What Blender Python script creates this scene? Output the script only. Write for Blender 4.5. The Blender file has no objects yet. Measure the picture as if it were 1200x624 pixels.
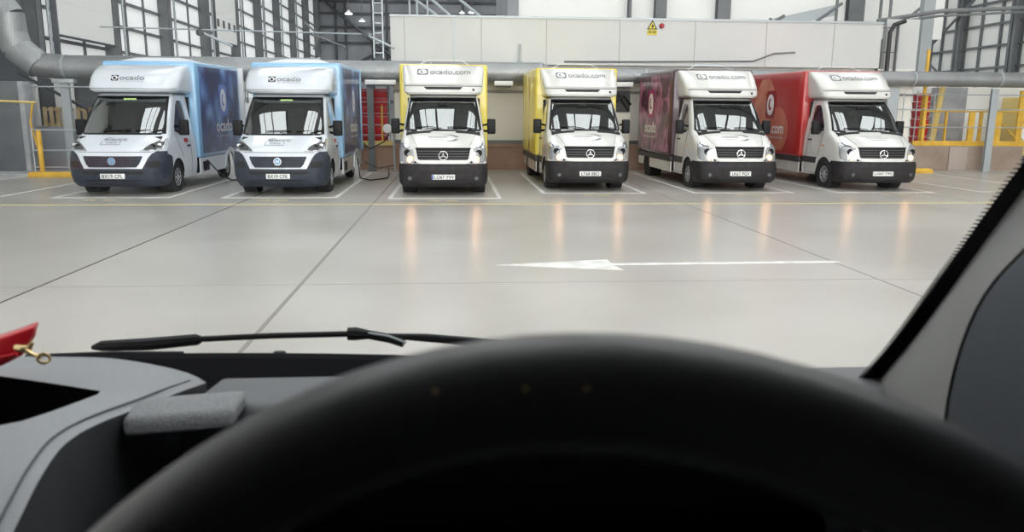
import bpy, bmesh, math, random
from mathutils import Vector, Matrix
random.seed(7)
PI = math.pi
SC = bpy.context.scene
COL = SC.collection

# ------------------------------------------------------------------ materials
def mat(name, col, rough=0.5, metal=0.0, coat=0.0, emit=None, estr=0.0, spec=None):
    m = bpy.data.materials.new(name); m.use_nodes = True
    b = m.node_tree.nodes['Principled BSDF']
    b.inputs['Base Color'].default_value = (*col, 1)
    b.inputs['Roughness'].default_value = rough
    b.inputs['Metallic'].default_value = metal
    b.inputs['Coat Weight'].default_value = coat
    b.inputs['Coat Roughness'].default_value = 0.05
    if spec is not None: b.inputs['Specular IOR Level'].default_value = spec
    if emit:
        b.inputs['Emission Color'].default_value = (*emit, 1)
        b.inputs['Emission Strength'].default_value = estr
    return m

def vary(m, c1, c2, scale=3.0, bump=0.0, detail=4, stretch=(1, 1, 1), rough=None, lo=0.35, hi=0.65):
    """procedural colour variation driven by object-space noise"""
    nt = m.node_tree; N = nt.nodes; L = nt.links; b = N['Principled BSDF']
    tc = N.new('ShaderNodeTexCoord'); mp = N.new('ShaderNodeMapping'); mp.inputs['Scale'].default_value = stretch
    no = N.new('ShaderNodeTexNoise'); no.inputs['Scale'].default_value = scale; no.inputs['Detail'].default_value = detail
    cr = N.new('ShaderNodeValToRGB')
    cr.color_ramp.elements[0].color = (*c1, 1); cr.color_ramp.elements[1].color = (*c2, 1)
    cr.color_ramp.elements[0].position = lo; cr.color_ramp.elements[1].position = hi
    L.new(tc.outputs['Object'], mp.inputs[0]); L.new(mp.outputs[0], no.inputs['Vector'])
    L.new(no.outputs['Fac'], cr.inputs[0]); L.new(cr.outputs[0], b.inputs['Base Color'])
    if bump:
        bp = N.new('ShaderNodeBump'); bp.inputs['Strength'].default_value = bump; bp.inputs['Distance'].default_value = 0.01
        L.new(no.outputs['Fac'], bp.inputs['Height']); L.new(bp.outputs[0], b.inputs['Normal'])
    if rough:
        mr = N.new('ShaderNodeMapRange'); mr.inputs[3].default_value = rough[0]; mr.inputs[4].default_value = rough[1]
        L.new(no.outputs['Fac'], mr.inputs[0]); L.new(mr.outputs[0], b.inputs['Roughness'])
    return m

M = {}
M['paint'] = mat('white_paint', (0.66, 0.66, 0.635), 0.25, coat=0.8)
M['paint_cool'] = mat('cool_white_paint', (0.63, 0.68, 0.735), 0.25, coat=0.8)
M['bumper'] = vary(mat('bumper_plastic', (0.03, 0.03, 0.035), 0.55, spec=.3), (0.013, 0.012, 0.014), (0.030, 0.026, 0.027), 6, 0.1)
M['bumper_blue'] = vary(mat('bumper_plastic_blue', (0.04, 0.05, 0.07), 0.5, spec=.35), (0.022, 0.028, 0.045), (0.04, 0.048, 0.068), 6, 0.1)
M['black'] = mat('black_plastic', (0.008, 0.008, 0.010), 0.5, spec=.25)
M['grille_bar'] = mat('grille_bar_grey', (.07, .07, .073), .4, .2)
M['black_matt'] = mat('matt_black', (0.02, 0.02, 0.022), 0.8)
M['rubber'] = mat('tyre_rubber', (0.012, 0.012, 0.013), 0.8)
M['rim'] = mat('wheel_rim', (0.42, 0.43, 0.45), 0.4, 0.5)
M['chrome'] = mat('chrome', (0.85, 0.86, 0.88), 0.12, 1.0)
M['lamp_shell'] = mat('headlamp_reflector', (0.42, 0.43, 0.45), 0.16, 0.75, coat=1.0)
M['lamp_warm'] = mat('lit_headlamp', (1, 0.8, 0.6), 0.3, emit=(1.0, 0.52, 0.25), estr=210)
M['lamp_glow'] = mat('glowing_reflector', (.9, .6, .4), .3, emit=(1.0, .33, .10), estr=2.6)  # orange halo around the lit lamp, put into the reflector as emission
M['steel_dark_glass'] = mat('dark_fog_lamp', (.05, .05, .055), .15, coat=.5)
M['orange'] = mat('amber_lens', (0.8, 0.2, 0.03), 0.3)
M['side_glass'] = mat('dark_side_glass', (0.012, 0.014, 0.016), 0.04, coat=1.0)
M['interior'] = mat('cab_interior_dark', (0.02, 0.021, 0.024), 0.8)
M['seat'] = mat('seat_cloth', (0.035, 0.036, 0.042), 0.9)
M['paper'] = mat('paper', (0.82, 0.84, 0.82), 0.8)
M['paper_green'] = mat('green_paper', (0.5, 0.75, 0.25), 0.8)
M['plate'] = mat('number_plate_white', (0.78, 0.79, 0.78), 0.4)
M['plate_blue'] = mat('number_plate_blue', (0.03, 0.08, 0.4), 0.4)
M['ink'] = mat('black_lettering', (0.02, 0.02, 0.025), 0.5)
M['ink_grey'] = mat('grey_lettering', (0.18, 0.19, 0.20), 0.5)
M['white_vinyl'] = mat('white_vinyl', (0.86, 0.86, 0.86), 0.4)
M['pale_vinyl'] = mat('pale_vinyl', (0.62, 0.60, 0.62), 0.4)
M['skyblue'] = mat('sky_blue_body', (0.27, 0.50, 0.74), 0.3, coat=0.6)
M['yellow'] = mat('yellow_body', (0.80, 0.66, 0.10), 0.3, coat=0.6)
M['purple'] = mat('purple_body', (0.055, 0.018, 0.035), 0.3, coat=0.6)
M['red'] = mat('red_body', (0.46, 0.030, 0.028), 0.3, coat=0.6)
M['grp'] = mat('translucent_roof_moulding', (0.72, 0.77, 0.82), 0.5)
M['badge_blue'] = mat('badge_blue', (0.10, 0.30, 0.55), 0.3)
M['peach'] = vary(mat('peach_print', (0.6, 0.2, 0.13), 0.4), (0.55, 0.17, 0.10), (0.66, 0.27, 0.18), 2)
M['peach_dark'] = vary(mat('peach_print_dark', (0.55, 0.15, 0.1), 0.4), (0.52, 0.11, 0.07), (0.62, 0.22, 0.14), 2)
M['icon_blue'] = mat('icon_blue', (0.16, 0.26, 0.62), 0.4)
M['icon_magenta'] = mat('icon_magenta', (0.36, 0.03, 0.15), 0.4)
M['icon_red'] = mat('icon_red', (0.30, 0.015, 0.015), 0.4)
M['grey_strip'] = mat('grey_side_strip', (0.05, 0.05, 0.055), 0.5)

def art(name, stops, scale, kind):
    m = mat(name, (0.1, 0.1, 0.1), 0.35, coat=0.3); nt = m.node_tree; N = nt.nodes; L = nt.links; b = N['Principled BSDF']
    tc = N.new('ShaderNodeTexCoord')
    no = N.new('ShaderNodeTexNoise'); no.inputs['Scale'].default_value = 1.3; no.inputs['Detail'].default_value = 3
    L.new(tc.outputs['Object'], no.inputs['Vector'])
    mx = N.new('ShaderNodeMix'); mx.data_type = 'RGBA'; mx.blend_type = 'LINEAR_LIGHT'; mx.inputs[0].default_value = 0.35
    L.new(tc.outputs['Object'], mx.inputs[6]); L.new(no.outputs['Color'], mx.inputs[7])
    if kind == 'berries':
        t = N.new('ShaderNodeTexVoronoi'); t.inputs['Scale'].default_value = scale; out = t.outputs['Distance']
    else:
        t = N.new('ShaderNodeTexWave'); t.inputs['Scale'].default_value = scale; t.inputs['Distortion'].default_value = 9
        t.inputs['Detail'].default_value = 3; out = t.outputs['Fac']
    L.new(mx.outputs[2], t.inputs['Vector'])
    cr = N.new('ShaderNodeValToRGB'); e = cr.color_ramp.elements
    while len(e) < len(stops): e.new(0.5)
    for i, (p, c) in enumerate(stops): e[i].position = p; e[i].color = (*c, 1)
    L.new(out, cr.inputs[0])
    big = N.new('ShaderNodeTexNoise'); big.inputs['Scale'].default_value = 0.9; big.inputs['Detail'].default_value = 1
    L.new(tc.outputs['Object'], big.inputs['Vector'])
    c2 = N.new('ShaderNodeValToRGB'); c2.color_ramp.elements[0].position = 0.32; c2.color_ramp.elements[1].position = 0.5
    L.new(big.outputs['Fac'], c2.inputs[0])
    m2 = N.new('ShaderNodeMix'); m2.data_type = 'RGBA'; m2.blend_type = 'MIX'
    L.new(c2.outputs[0], m2.inputs[0]); m2.inputs[6].default_value = (*stops[-1][1], 1); L.new(cr.outputs[0], m2.inputs[7])
    L.new(m2.outputs[2], b.inputs['Base Color'])
    return m
M['art_blue'] = art('blueberry_print', [(0.0, (0.30, 0.48, 0.76)), (0.30, (0.13, 0.26, 0.54)), (0.55, (0.04, 0.08, 0.26)), (0.8, (0.015, 0.025, 0.10))], 1.3, 'berries')
M['art_cabbage'] = art('cabbage_print', [(0.0, (0.42, 0.16, 0.26)), (0.35, (0.22, 0.05, 0.12)), (0.7, (0.12, 0.02, 0.06)), (1.0, (0.05, 0.01, 0.025))], 1.1, 'wave')

def glass_mat(name, tint=(0.9, 0.95, 0.93), base=0.06, rough=0.0):
    m = bpy.data.materials.new(name); m.use_nodes = True; nt = m.node_tree; N = nt.nodes; L = nt.links
    N.clear()
    o = N.new('ShaderNodeOutputMaterial'); t = N.new('ShaderNodeBsdfTransparent'); g = N.new('ShaderNodeBsdfGlossy')
    ge = N.new('ShaderNodeNewGeometry'); dt = N.new('ShaderNodeVectorMath'); dt.operation = 'DOT_PRODUCT'
    ab = N.new('ShaderNodeMath'); ab.operation = 'ABSOLUTE'; iv = N.new('ShaderNodeMath'); iv.operation = 'SUBTRACT'; iv.inputs[0].default_value = 1
    f = N.new('ShaderNodeMath'); f.operation = 'POWER'; f.inputs[1].default_value = 5
    L.new(ge.outputs['Incoming'], dt.inputs[0]); L.new(ge.outputs['Normal'], dt.inputs[1]); L.new(dt.outputs['Value'], ab.inputs[0])
    L.new(ab.outputs[0], iv.inputs[1]); L.new(iv.outputs[0], f.inputs[0])
    x = N.new('ShaderNodeMixShader'); t.inputs['Color'].default_value = (*tint, 1); g.inputs['Roughness'].default_value = rough
    mm = N.new('ShaderNodeMath'); mm.operation = 'MULTIPLY_ADD'; mm.inputs[1].default_value = 0.95; mm.inputs[2].default_value = base
    mm.use_clamp = True
    L.new(f.outputs[0], mm.inputs[0]); L.new(mm.outputs[0], x.inputs[0]); L.new(t.outputs[0], x.inputs[1]); L.new(g.outputs[0], x.inputs[2])
    L.new(x.outputs[0], o.inputs['Surface'])
    return m
M['windscreen'] = glass_mat('van_windscreen_glass', (0.55, 0.62, 0.62), 0.24, 0.01)
M['own_windscreen'] = glass_mat('clear_windscreen_glass', (0.98, 0.99, 0.985), 0.03)

# ------------------------------------------------------------------ mesh helpers
class MB:
    def __init__(s): s.v = []; s.f = []; s.mi = []; s.cur = 0
    def add(s, vs, fs):
        o = len(s.v); s.v += [tuple(p) for p in vs]
        for f in fs: s.f.append(tuple(i + o for i in f)); s.mi.append(s.cur)
        return s
    def box(s, x0, x1, y0, y1, z0, z1):
        vs = [(x, y, z) for x in (x0, x1) for y in (y0, y1) for z in (z0, z1)]
        return s.add(vs, [(0, 1, 3, 2), (4, 6, 7, 5), (0, 4, 5, 1), (2, 3, 7, 6), (0, 2, 6, 4), (1, 5, 7, 3)])
    def prism(s, pts, d):
        """pts: planar 3-D polygon, d: extrusion vector"""
        n = len(pts); d = Vector(d); vs = [Vector(p) for p in pts] + [Vector(p) + d for p in pts]
        fs = [tuple(range(n))[::-1], tuple(range(n, 2 * n))] + [(i, (i + 1) % n, n + (i + 1) % n, n + i) for i in range(n)]
        return s.add(vs, fs)
    def tube(s, path, r, n=10, cap=True):
        P = [Vector(p) for p in path]; R = r if isinstance(r, (list, tuple)) else [r] * len(P)
        rings = []; ref = None
        for i, p in enumerate(P):
            d = (P[min(i + 1, len(P) - 1)] - P[max(i - 1, 0)]).normalized()
            if ref is None:
                ref = Vector((0, 0, 1)) if abs(d.z) < 0.9 else Vector((1, 0, 0))
            a = d.cross(ref).normalized(); b = a.cross(d).normalized(); ref = b
            rings.append([p + (a * math.cos(2 * PI * k / n) + b * math.sin(2 * PI * k / n)) * R[i] for k in range(n)])
        return s.loft(rings, True, cap)
    def loft(s, rings, closed=True, cap=True):
        n = len(rings[0]); vs = [p for r in rings for p in r]; fs = []
        for i in range(len(rings) - 1):
            for k in range(n if closed else n - 1):
                k2 = (k + 1) % n
                fs.append((i * n + k, i * n + k2, (i + 1) * n + k2, (i + 1) * n + k))
        if cap and closed:
            fs.append(tuple(range(n))[::-1]); fs.append(tuple((len(rings) - 1) * n + k for k in range(n)))
        return s.add(vs, fs)
    def lathe(s, prof, c, axis, n=32):
        """prof: list of (radius, along axis)"""
        c = Vector(c); ax = Vector(axis).normalized(); ref = Vector((0, 0, 1)) if abs(ax.z) < 0.9 else Vector((1, 0, 0))
        a = ax.cross(ref).normalized(); b = a.cross(ax).normalized()
        rings = [[c + ax * h + (a * math.cos(2 * PI * k / n) + b * math.sin(2 * PI * k / n)) * r for k in range(n)] for r, h in prof]
        return s.loft(rings, True, True)
    def disc(s, c, axis, r, t, n=24): return s.lathe([(r, 0), (r, t)], c, axis, n)
    def build(s, name, m=None, parent=None, bevel=0, seg=2, smooth=False, loc=None, rot=None):
        me = bpy.data.meshes.new(name); me.from_pydata([tuple(v) for v in s.v], [], s.f)
        ms = m if isinstance(m, (list, tuple)) else [m]
        for x in ms: me.materials.append(M[x] if isinstance(x, str) else x)
        for p, i in zip(me.polygons, s.mi): p.material_index = min(i, len(ms) - 1)
        bm = bmesh.new(); bm.from_mesh(me)
        bmesh.ops.remove_doubles(bm, verts=bm.verts, dist=1e-5)
        bmesh.ops.dissolve_degenerate(bm, edges=bm.edges, dist=1e-5)
        bmesh.ops.recalc_face_normals(bm, faces=bm.faces)
        if bevel:
            es = [e for e in bm.edges if len(e.link_faces) == 2 and e.calc_face_angle(0) > 0.6]
            bmesh.ops.bevel(bm, geom=es, offset=bevel, segments=seg, profile=0.5, affect='EDGES', clamp_overlap=True)
        bm.to_mesh(me); bm.free()
        if smooth or bevel:
            for p in me.polygons: p.use_smooth = True
            try: me.set_sharp_from_angle(angle=math.radians(38))
            except Exception: pass
        o = bpy.data.objects.new(name, me); COL.objects.link(o)
        if parent: o.parent = parent
        if loc: o.location = loc
        if rot: o.rotation_euler = rot
        return o

def tag(o, label=None, cat=None, group=None, kind=None):
    if label: o['label'] = label
    if cat: o['category'] = cat
    if group: o['group'] = group
    if kind: o['kind'] = kind
    return o
def empty(name, loc, label=None, cat=None, group=None, rz=0, kind=None):
    o = bpy.data.objects.new(name, None); COL.objects.link(o); o.location = loc; o.rotation_euler.z = rz; o.empty_display_size = 0.1
    return tag(o, label, cat, group, kind)
def box(name, m, parent, x0, x1, y0, y1, z0, z1, bevel=0, **k): return MB().box(x0, x1, y0, y1, z0, z1).build(name, m, parent, bevel, **k)

_tx = {}
def text_geo(st, size=1.0, spacing=1.0):
    """triangulated lettering in the XY plane, centred, (verts2d, faces)"""
    key = (st, size, spacing)
    if key in _tx: return _tx[key]
    c = bpy.data.curves.new('lettering', 'FONT'); c.body = st; c.size = size; c.align_x = 'CENTER'; c.align_y = 'CENTER'
    c.space_character = spacing; c.resolution_u = 3; c.offset = .018
    o = bpy.data.objects.new('lettering', c); COL.objects.link(o)
    dg = bpy.context.evaluated_depsgraph_get(); dg.update()
    me = bpy.data.meshes.new_from_object(o.evaluated_get(dg))
    g = ([(v.co.x, v.co.y) for v in me.vertices], [tuple(p.vertices) for p in me.polygons])
    bpy.data.objects.remove(o); bpy.data.curves.remove(c); bpy.data.meshes.remove(me)
    _tx[key] = g; return g
def fit_text(st, w, h, spacing=1.0):
    vs, fs = text_geo(st, 1.0, spacing)
    x0 = min(v[0] for v in vs); x1 = max(v[0] for v in vs); y0 = min(v[1] for v in vs); y1 = max(v[1] for v in vs)
    return [((v[0] - (x0 + x1) / 2) / (x1 - x0) * w, (v[1] - (y0 + y1) / 2) / (y1 - y0) * h) for v in vs], fs
def fine(vs, fs, step=0.12):
    """split long flat edges so lettering follows a curved surface"""
    bm = bmesh.new(); V = [bm.verts.new((a, b, 0)) for a, b in vs]
    for f in fs:
        try: bm.faces.new([V[i] for i in f])
        except ValueError: pass
    for _ in range(3):
        es = [e for e in bm.edges if e.calc_length() > step]
        if not es: break
        bmesh.ops.subdivide_edges(bm, edges=es, cuts=1)
    bmesh.ops.triangulate(bm, faces=bm.faces)
    bm.verts.index_update()
    r = ([(v.co.x, v.co.y) for v in bm.verts], [tuple(v.index for v in f.verts) for f in bm.faces]); bm.free(); return r
def put2d(mb, shape, fn, split=False):
    vs, fs = fine(*shape) if split else shape
    return mb.add([fn(a, b) for a, b in vs], fs)
def poly2d(pts): return (pts, [tuple(range(len(pts)))])
def disc2d(cx, cy, rx, ry, n=24): return poly2d([(cx + rx * math.cos(2 * PI * k / n), cy + ry * math.sin(2 * PI * k / n)) for k in range(n)])
def arc2d(cx, cy, r0, r1, a0, a1, sx=1, n=14):
    """a swept arc band whose width tapers to the ends"""
    vs = []; fs = []
    for i in range(n + 1):
        a = a0 + (a1 - a0) * i / n; w = math.sin(PI * i / n) ** 0.6
        m = (r0 + r1) / 2; h = (r1 - r0) / 2 * w + 0.001
        vs += [(cx + sx * math.cos(a) * (m - h), cy + math.sin(a) * (m - h)), (cx + sx * math.cos(a) * (m + h), cy + math.sin(a) * (m + h))]
    for i in range(n): fs.append((2 * i, 2 * i + 1, 2 * i + 3, 2 * i + 2))
    return vs, fs
def rrect2d(cx, cy, w, h, r, n=4):
    pts = []
    for sx, sy, a in ((1, 1, 0), (-1, 1, PI / 2), (-1, -1, PI), (1, -1, 1.5 * PI)):
        for i in range(n + 1):
            t = a + PI / 2 * i / n
            pts.append((cx + sx * (w / 2 - r) + r * math.cos(t), cy + sy * (h / 2 - r) + r * math.sin(t)))
    return poly2d(pts)

# ------------------------------------------------------------------ van body surface
class Body:
    """horizontal slices: z -> front y at centre, half width, corner depth"""
    def __init__(s, rows, n=2.8): s.r = rows; s.n = n
    def at(s, z):
        r = s.r
        if z <= r[0][0]: return r[0][1:]
        for a, b in zip(r, r[1:]):
            if z <= b[0]:
                t = (z - a[0]) / (b[0] - a[0]); return tuple(a[i] + (b[i] - a[i]) * t for i in (1, 2, 3))
        return r[-1][1:]
    def S(s, t, z):
        y0, w, c = s.at(z); a = abs(t); sg = 1 if t >= 0 else -1
        if a <= PI / 2:
            return Vector((sg * w * math.sin(a) ** (2 / s.n), y0 + c * (1 - max(0, math.cos(a)) ** (2 / s.n)), z))
        return Vector((sg * w, y0 + c + (a - PI / 2), z))
    def nrm(s, t, z, e=0.012):
        if abs(t) < e: t = e if t >= 0 else -e
        a = s.S(t + e, z) - s.S(t - e, z); b = s.S(t, z + e) - s.S(t, z - e)
        return a.cross(b).normalized()      # points outwards (front: -y)
    def tx(s, x, z):
        w = s.at(z)[1]; k = min(1, abs(x) / w); return (1 if x >= 0 else -1) * math.asin(k ** (s.n / 2))
    def ty(s, y, z):
        y0, w, c = s.at(z); return PI / 2 + (y - y0 - c)
    def P(s, x, z, off=0.0):
        t = s.tx(x, z); return s.S(t, z) + s.nrm(t, z) * off
    def patch(s, rows, off=0.012, back=0.012, n=10, mb=None):
        """rows: (z, t_left, t_right); a solid patch hugging the surface"""
        mb = mb or MB(); A = []; B = []
        for z, a, b in rows:
            for k in range(n + 1):
                t = a + (b - a) * k / n; p = s.S(t, z); q = s.nrm(t, z); A.append(p + q * off); B.append(p - q * back)
        R = len(rows); C_ = n + 1; fs = []; o = R * C_
        for i in range(R - 1):
            for k in range(n):
                a = i * C_ + k
                fs.append((a, a + 1, a + C_ + 1, a + C_)); fs.append((o + a, o + a + C_, o + a + C_ + 1, o + a + 1))
        rim = [k for k in range(C_)] + [i * C_ + n for i in range(1, R)] + [(R - 1) * C_ + k for k in range(n - 1, -1, -1)] + [i * C_ for i in range(R - 2, 0, -1)]
        for i, a in enumerate(rim):
            b = rim[(i + 1) % len(rim)]; fs.append((a, b, o + b, o + a))
        return mb.add(A + B, fs)
    def xpatch(s, rows, **k): return s.patch([(z, s.tx(a, z), s.tx(b, z)) for z, a, b in rows], **k)
    def ypatch(s, rows, side, **k):
        return s.patch([(z, side * s.ty(a, z), side * s.ty(b, z)) for z, a, b in rows], **k)

def dense(rows, m=5):
    out = []
    for a, b in zip(rows, rows[1:]):
        for i in range(m): out.append(tuple(a[j] + (b[j] - a[j]) * i / m for j in range(len(a))))
    out.append(rows[-1]); return out

def shell(body, zs, yback, zlow, hole=None, top=True, pmat='paint', name='cab_body', parent=None, zbot=None):
    """outer skin. zlow(y, front) gives the lowest z in each column; hole=(z0, z1, xfrac) leaves the windscreen open"""
    NT = 14; ts = [PI / 2 * k / NT for k in range(NT + 1)]
    if hole:
        th = math.asin(hole[2] ** (body.n / 2)); i = min(range(len(ts)), key=lambda k: abs(ts[k] - th)); ts[i] = th
    cols = [('t', -t) for t in ts[::-1]] + [('t', t) for t in ts[1:]]
    ny = 30; side = [k / ny for k in range(1, ny + 1)]
    cols = [('y', -1, f) for f in side[::-1]] + cols + [('y', 1, f) for f in side]
    V = []; K = []
    for c in cols:
        col = []
        for z in zs:
            if c[0] == 't':
                z2 = max(z, zlow(None)); p = body.S(c[1], z2)
                if abs(c[1]) >= PI / 2 - 1e-6: z2 = max(z, zlow(p.y)); p = body.S(c[1], z2)
            else:
                y0, w, cc = body.at(max(z, zlow(None))); ys = y0 + cc + (yback - y0 - cc) * c[2]
                z2 = max(z, zlow(ys)); y0, w, cc = body.at(z2); p = Vector((c[1] * w, max(ys, y0 + cc * 0.98), z2))
            col.append(p)
        V.append(col)
    n = len(zs); mb = MB(); vs = [p for c in V for p in c]; fs = []
    for i in range(len(cols) - 1):
        for j in range(n - 1):
            a, b, c, d = i * n + j, (i + 1) * n + j, (i + 1) * n + j + 1, i * n + j + 1
            if hole:
                ok = cols[i][0] == 't' and cols[i + 1][0] == 't' and abs(cols[i][1]) <= th + 1e-6 and abs(cols[i + 1][1]) <= th + 1e-6
                if ok and zs[j] >= hole[0] - 1e-6 and zs[j + 1] <= hole[1] + 1e-6: continue
            fs.append((a, b, c, d))
    mb.add(vs, fs)
    if top:     # close the roof across
        m = len(cols)
        mb.add([V[i][n - 1] for i in range(m)], [tuple(range(m))])
    return mb.build(name, pmat, parent, smooth=True)

def wheel(parent, x, y, r, side, w=0.22):
    c = Vector((x, y, r)); ax = (side, 0, 0)
    prof = [(r * 0.62, -w / 2), (r * 0.9, -w / 2), (r * 0.985, -w / 2 + 0.03), (r, -w / 2 + 0.06), (r, w / 2 - 0.06), (r * 0.985, w / 2 - 0.03), (r * 0.9, w / 2), (r * 0.66, w / 2), (r * 0.6, w / 2 - 0.03)]
    t = MB().lathe(prof, c, ax, 36).build('wheel', 'rubber', parent, smooth=True)
    mb = MB().lathe([(r * 0.60, w / 2 - 0.05), (r * 0.60, w / 2 - 0.004), (r * 0.55, w / 2 - 0.004), (r * 0.52, w / 2 - 0.03), (r * 0.30, w / 2 - 0.015), (r * 0.16, w / 2 + 0.01), (r * 0.01, w / 2 + 0.012)], c, ax, 32)
    for k in range(8):
        a = 2 * PI * k / 8
        d = Vector((0, math.cos(a), math.sin(a)))
        mb.disc(c + d * r * 0.41 + Vector((side * (w / 2 - 0.03), 0, 0)), ax, r * 0.075, 0.03, 8)
    mb.build('rim', 'rim', t, smooth=True)
    return t

def mirror(parent, body, side, y, z0, z1, x0=0.93, x1=1.24, w=0.2):
    h = MB(); xs = (side * (x1 - w), side * x1)
    h.box(min(xs), max(xs), y - 0.06, y + 0.07, z0, z1)
    o = h.build('door_mirror', 'black', parent, bevel=0.035, seg=3)
    a = MB().tube([(side * x0, y + 0.12, z0 + 0.08), (side * (x1 - w + 0.04), y + 0.01, z0 + 0.06)], 0.03).tube([(side * x0, y + 0.12, z0 + 0.2), (side * (x1 - w + 0.04), y + 0.01, z0 + 0.24)], 0.025)
    a.build('mirror_arm', 'black', o, smooth=True)
    MB().box(min(xs) + 0.02, max(xs) - 0.02, y + 0.066, y + 0.078, z0 + 0.03, z1 - 0.03).build('mirror_glass', 'chrome', o, bevel=0.005)

def number_plate(parent, txt, body, z, blue=False):
    y = min(body.P(0, z).y, body.P(0.26, z).y) - 0.035
    p = MB().box(-0.26, 0.26, y, y + 0.03, z - 0.056, z + 0.056)
    o = p.build('number_plate', 'plate', parent, bevel=0.006)
    x = 0.02 if blue else 0
    t = MB(); put2d(t, fit_text(txt, 0.44, 0.078, 1.05), lambda a, b: (a + x, y - 0.003, z + b))
    t.build('plate_characters', 'ink', o)
    if blue: MB().box(-0.256, -0.222, y - 0.002, y + 0.004, z - 0.052, z + 0.052).build('plate_band', 'plate_blue', o)

def icon(fn, parent, name, w, h, ms, split=False, lift=None):
    """square logo tile: coloured tile, white oval, coloured swirl. fn(u, v, layer)"""
    mb = MB(); mb.cur = 0; put2d(mb, rrect2d(0, 0, w, h, min(w, h) * 0.16), lambda a, b: fn(a, b, 0), split)
    mb.cur = 1; put2d(mb, disc2d(0, 0, w * 0.36, h * 0.38), lambda a, b: fn(a, b, 1), split)
    mb.cur = 0
    k = min(w, h)
    put2d(mb, arc2d(w * 0.02, h * 0.02, k * 0.11, k * 0.27, PI * 0.42, PI * 1.75, sx=w / k * 0.85), lambda a, b: fn(a, b, 2), split)
    return mb.build(name, ms, parent)

def cab_interior(t, zf, zt, w0, w1, yd, yb, wheel_x=-0.38, papers=()):
    """dark liner, dash, seats and steering wheel seen through the windscreen"""
    L = MB()
    yw = yd + 0.05
    # bulkhead, floor, headlining, side linings: thin solid sheets
    L.box(-w0, w0, yb - 0.04, yb, zf - 0.25, zt + 0.02)
    L.prism([(-w0, yd, zf - 0.25), (w0, yd, zf - 0.25), (w0, yb, zf - 0.25), (-w0, yb, zf - 0.25)], (0, 0, 0.02))
    L.prism([(-w1, yb - 0.75, zt), (w1, yb - 0.75, zt), (w1, yb, zt), (-w1, yb, zt)], (0, 0, 0.02))
    for sd in (-1, 1):
        L.prism([(sd * w0, yd + 0.12, zf - 0.2), (sd * w0, yb, zf - 0.2), (sd * w1, yb, zt), (sd * w1, yb - 0.72, zt)], (-sd * 0.02, 0, 0))
    L.build('cab_lining', 'interior', t)
    d = MB(); d.prism([(-w0 + 0.04, yd + 0.10, zf - 0.02), (-w0 + 0.04, yd + 0.45, zf + 0.03), (-w0 + 0.04, yd + 0.62, zf - 0.04), (-w0 + 0.04, yd + 0.62, zf - 0.24), (-w0 + 0.04, yd + 0.10, zf - 0.24)], (2 * w0 - 0.08, 0, 0))
    dash = d.build('dashboard', 'interior', t, bevel=0.02)
    for i, (x, y, sx, sy, c) in enumerate(papers):
        MB().box(x - sx, x + sx, yd + y - sy, yd + y + sy, zf + 0.012, zf + 0.045).build('paper_sheet', c, dash, rot=(0, 0, 0))
    for x, w in ((-0.50, 0.24), (0.14, 0.22), (0.56, 0.20)):
        s = MB().box(x - w, x + w, yb - 0.42, yb - 0.24, zf - 0.2, zt - 0.42)
        so = s.build('seat', 'seat', t, bevel=0.05, seg=3)
        MB().box(x - 0.13, x + 0.13, yb - 0.38, yb - 0.28, zt - 0.38, zt - 0.2).build('headrest', 'seat', so, bevel=0.035, seg=3)
        MB().tube([(x, yb - 0.33, zt - 0.45), (x, yb - 0.33, zt - 0.36)], 0.015).build('headrest_post', 'black', so)
    wr = MB(); c = Vector((wheel_x, yd + 0.72, zf + 0.0)); ring = []
    ax = Vector((0, 0.5, 0.86)).normalized(); u = Vector((1, 0, 0)); v = ax.cross(u)
    ring = [c + (u * math.cos(2 * PI * k / 28) + v * math.sin(2 * PI * k / 28)) * 0.2 for k in range(29)]
    wr.tube(ring, 0.017, 8, False); wr.disc(c - ax * 0.03, ax, 0.07, 0.04, 16)
    for a in (0.1, PI - 0.1, PI * 1.5): wr.tube([c, c + (u * math.cos(a) + v * math.sin(a)) * 0.2], 0.014, 6)
    wr.build('van_steering_wheel', 'black', t, smooth=True)
    MB().box(-0.13, 0.10, yb - 1.08, yb - 1.05, zt - 0.18, zt - 0.10).build('rear_view_mirror', 'black', t, bevel=0.01)

def logo_text(parent, name, strings, fn, m, split=False):
    mb = MB()
    for st, w, h, cu, cv in strings:
        put2d(mb, fit_text(st, w, h), lambda a, b: fn(a + cu, b + cv), split)
    return mb.build(name, m, parent)

def side_graphics(t, W, side, tile, txt, cy, wtxt=1.5):
    """icon tile, word and tagline on the load box side; side -1 reads towards the front"""
    X = side * (W + 0.016); sg = 1 if side > 0 else -1
    fn = lambda u, v, k=0: (X + side * 0.002 * (k + 1), cy + sg * u, v)
    icon(lambda a, b, k: fn(a, b + 2.16, k), t, 'side_logo_tile', 0.72, 0.82, [tile, 'white_vinyl'])
    logo_text(t, 'side_lettering', [(txt, wtxt, 0.33, 0, 1.48)], lambda a, b: fn(a, b), 'white_vinyl')
    logo_text(t, 'side_tagline', [('the online supermarket', wtxt * 0.98, 0.10, 0, 1.2)], lambda a, b: fn(a, b), 'pale_vinyl')

# ---------------------------------------------------------------- van type A (white cab with star badge)
SPR = Body([(0.20, .10, .93, .35), (.28, .03, .985, .38), (.42, 0, 1.0, .40), (.62, 0, 1.0, .40), (.70, .03, 1.0, .41), (.76, .055, .995, .42), (1.04, .10, .99, .44),
            (1.12, .19, .985, .46), (1.20, .33, .98, .48), (1.28, .47, .975, .48), (1.36, .64, .965, .45), (1.43, .80, .955, .40), (1.47, .86, .945, .36), (1.60, .95, .925, .33), (1.74, 1.06, .905, .30), (1.88, 1.18, .885, .28), (2.04, 1.335, .86, .26),
            (2.20, 1.50, .83, .24), (2.28, 1.60, .79, .24), (2.33, 1.75, .72, .24)], 3.0)

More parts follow.
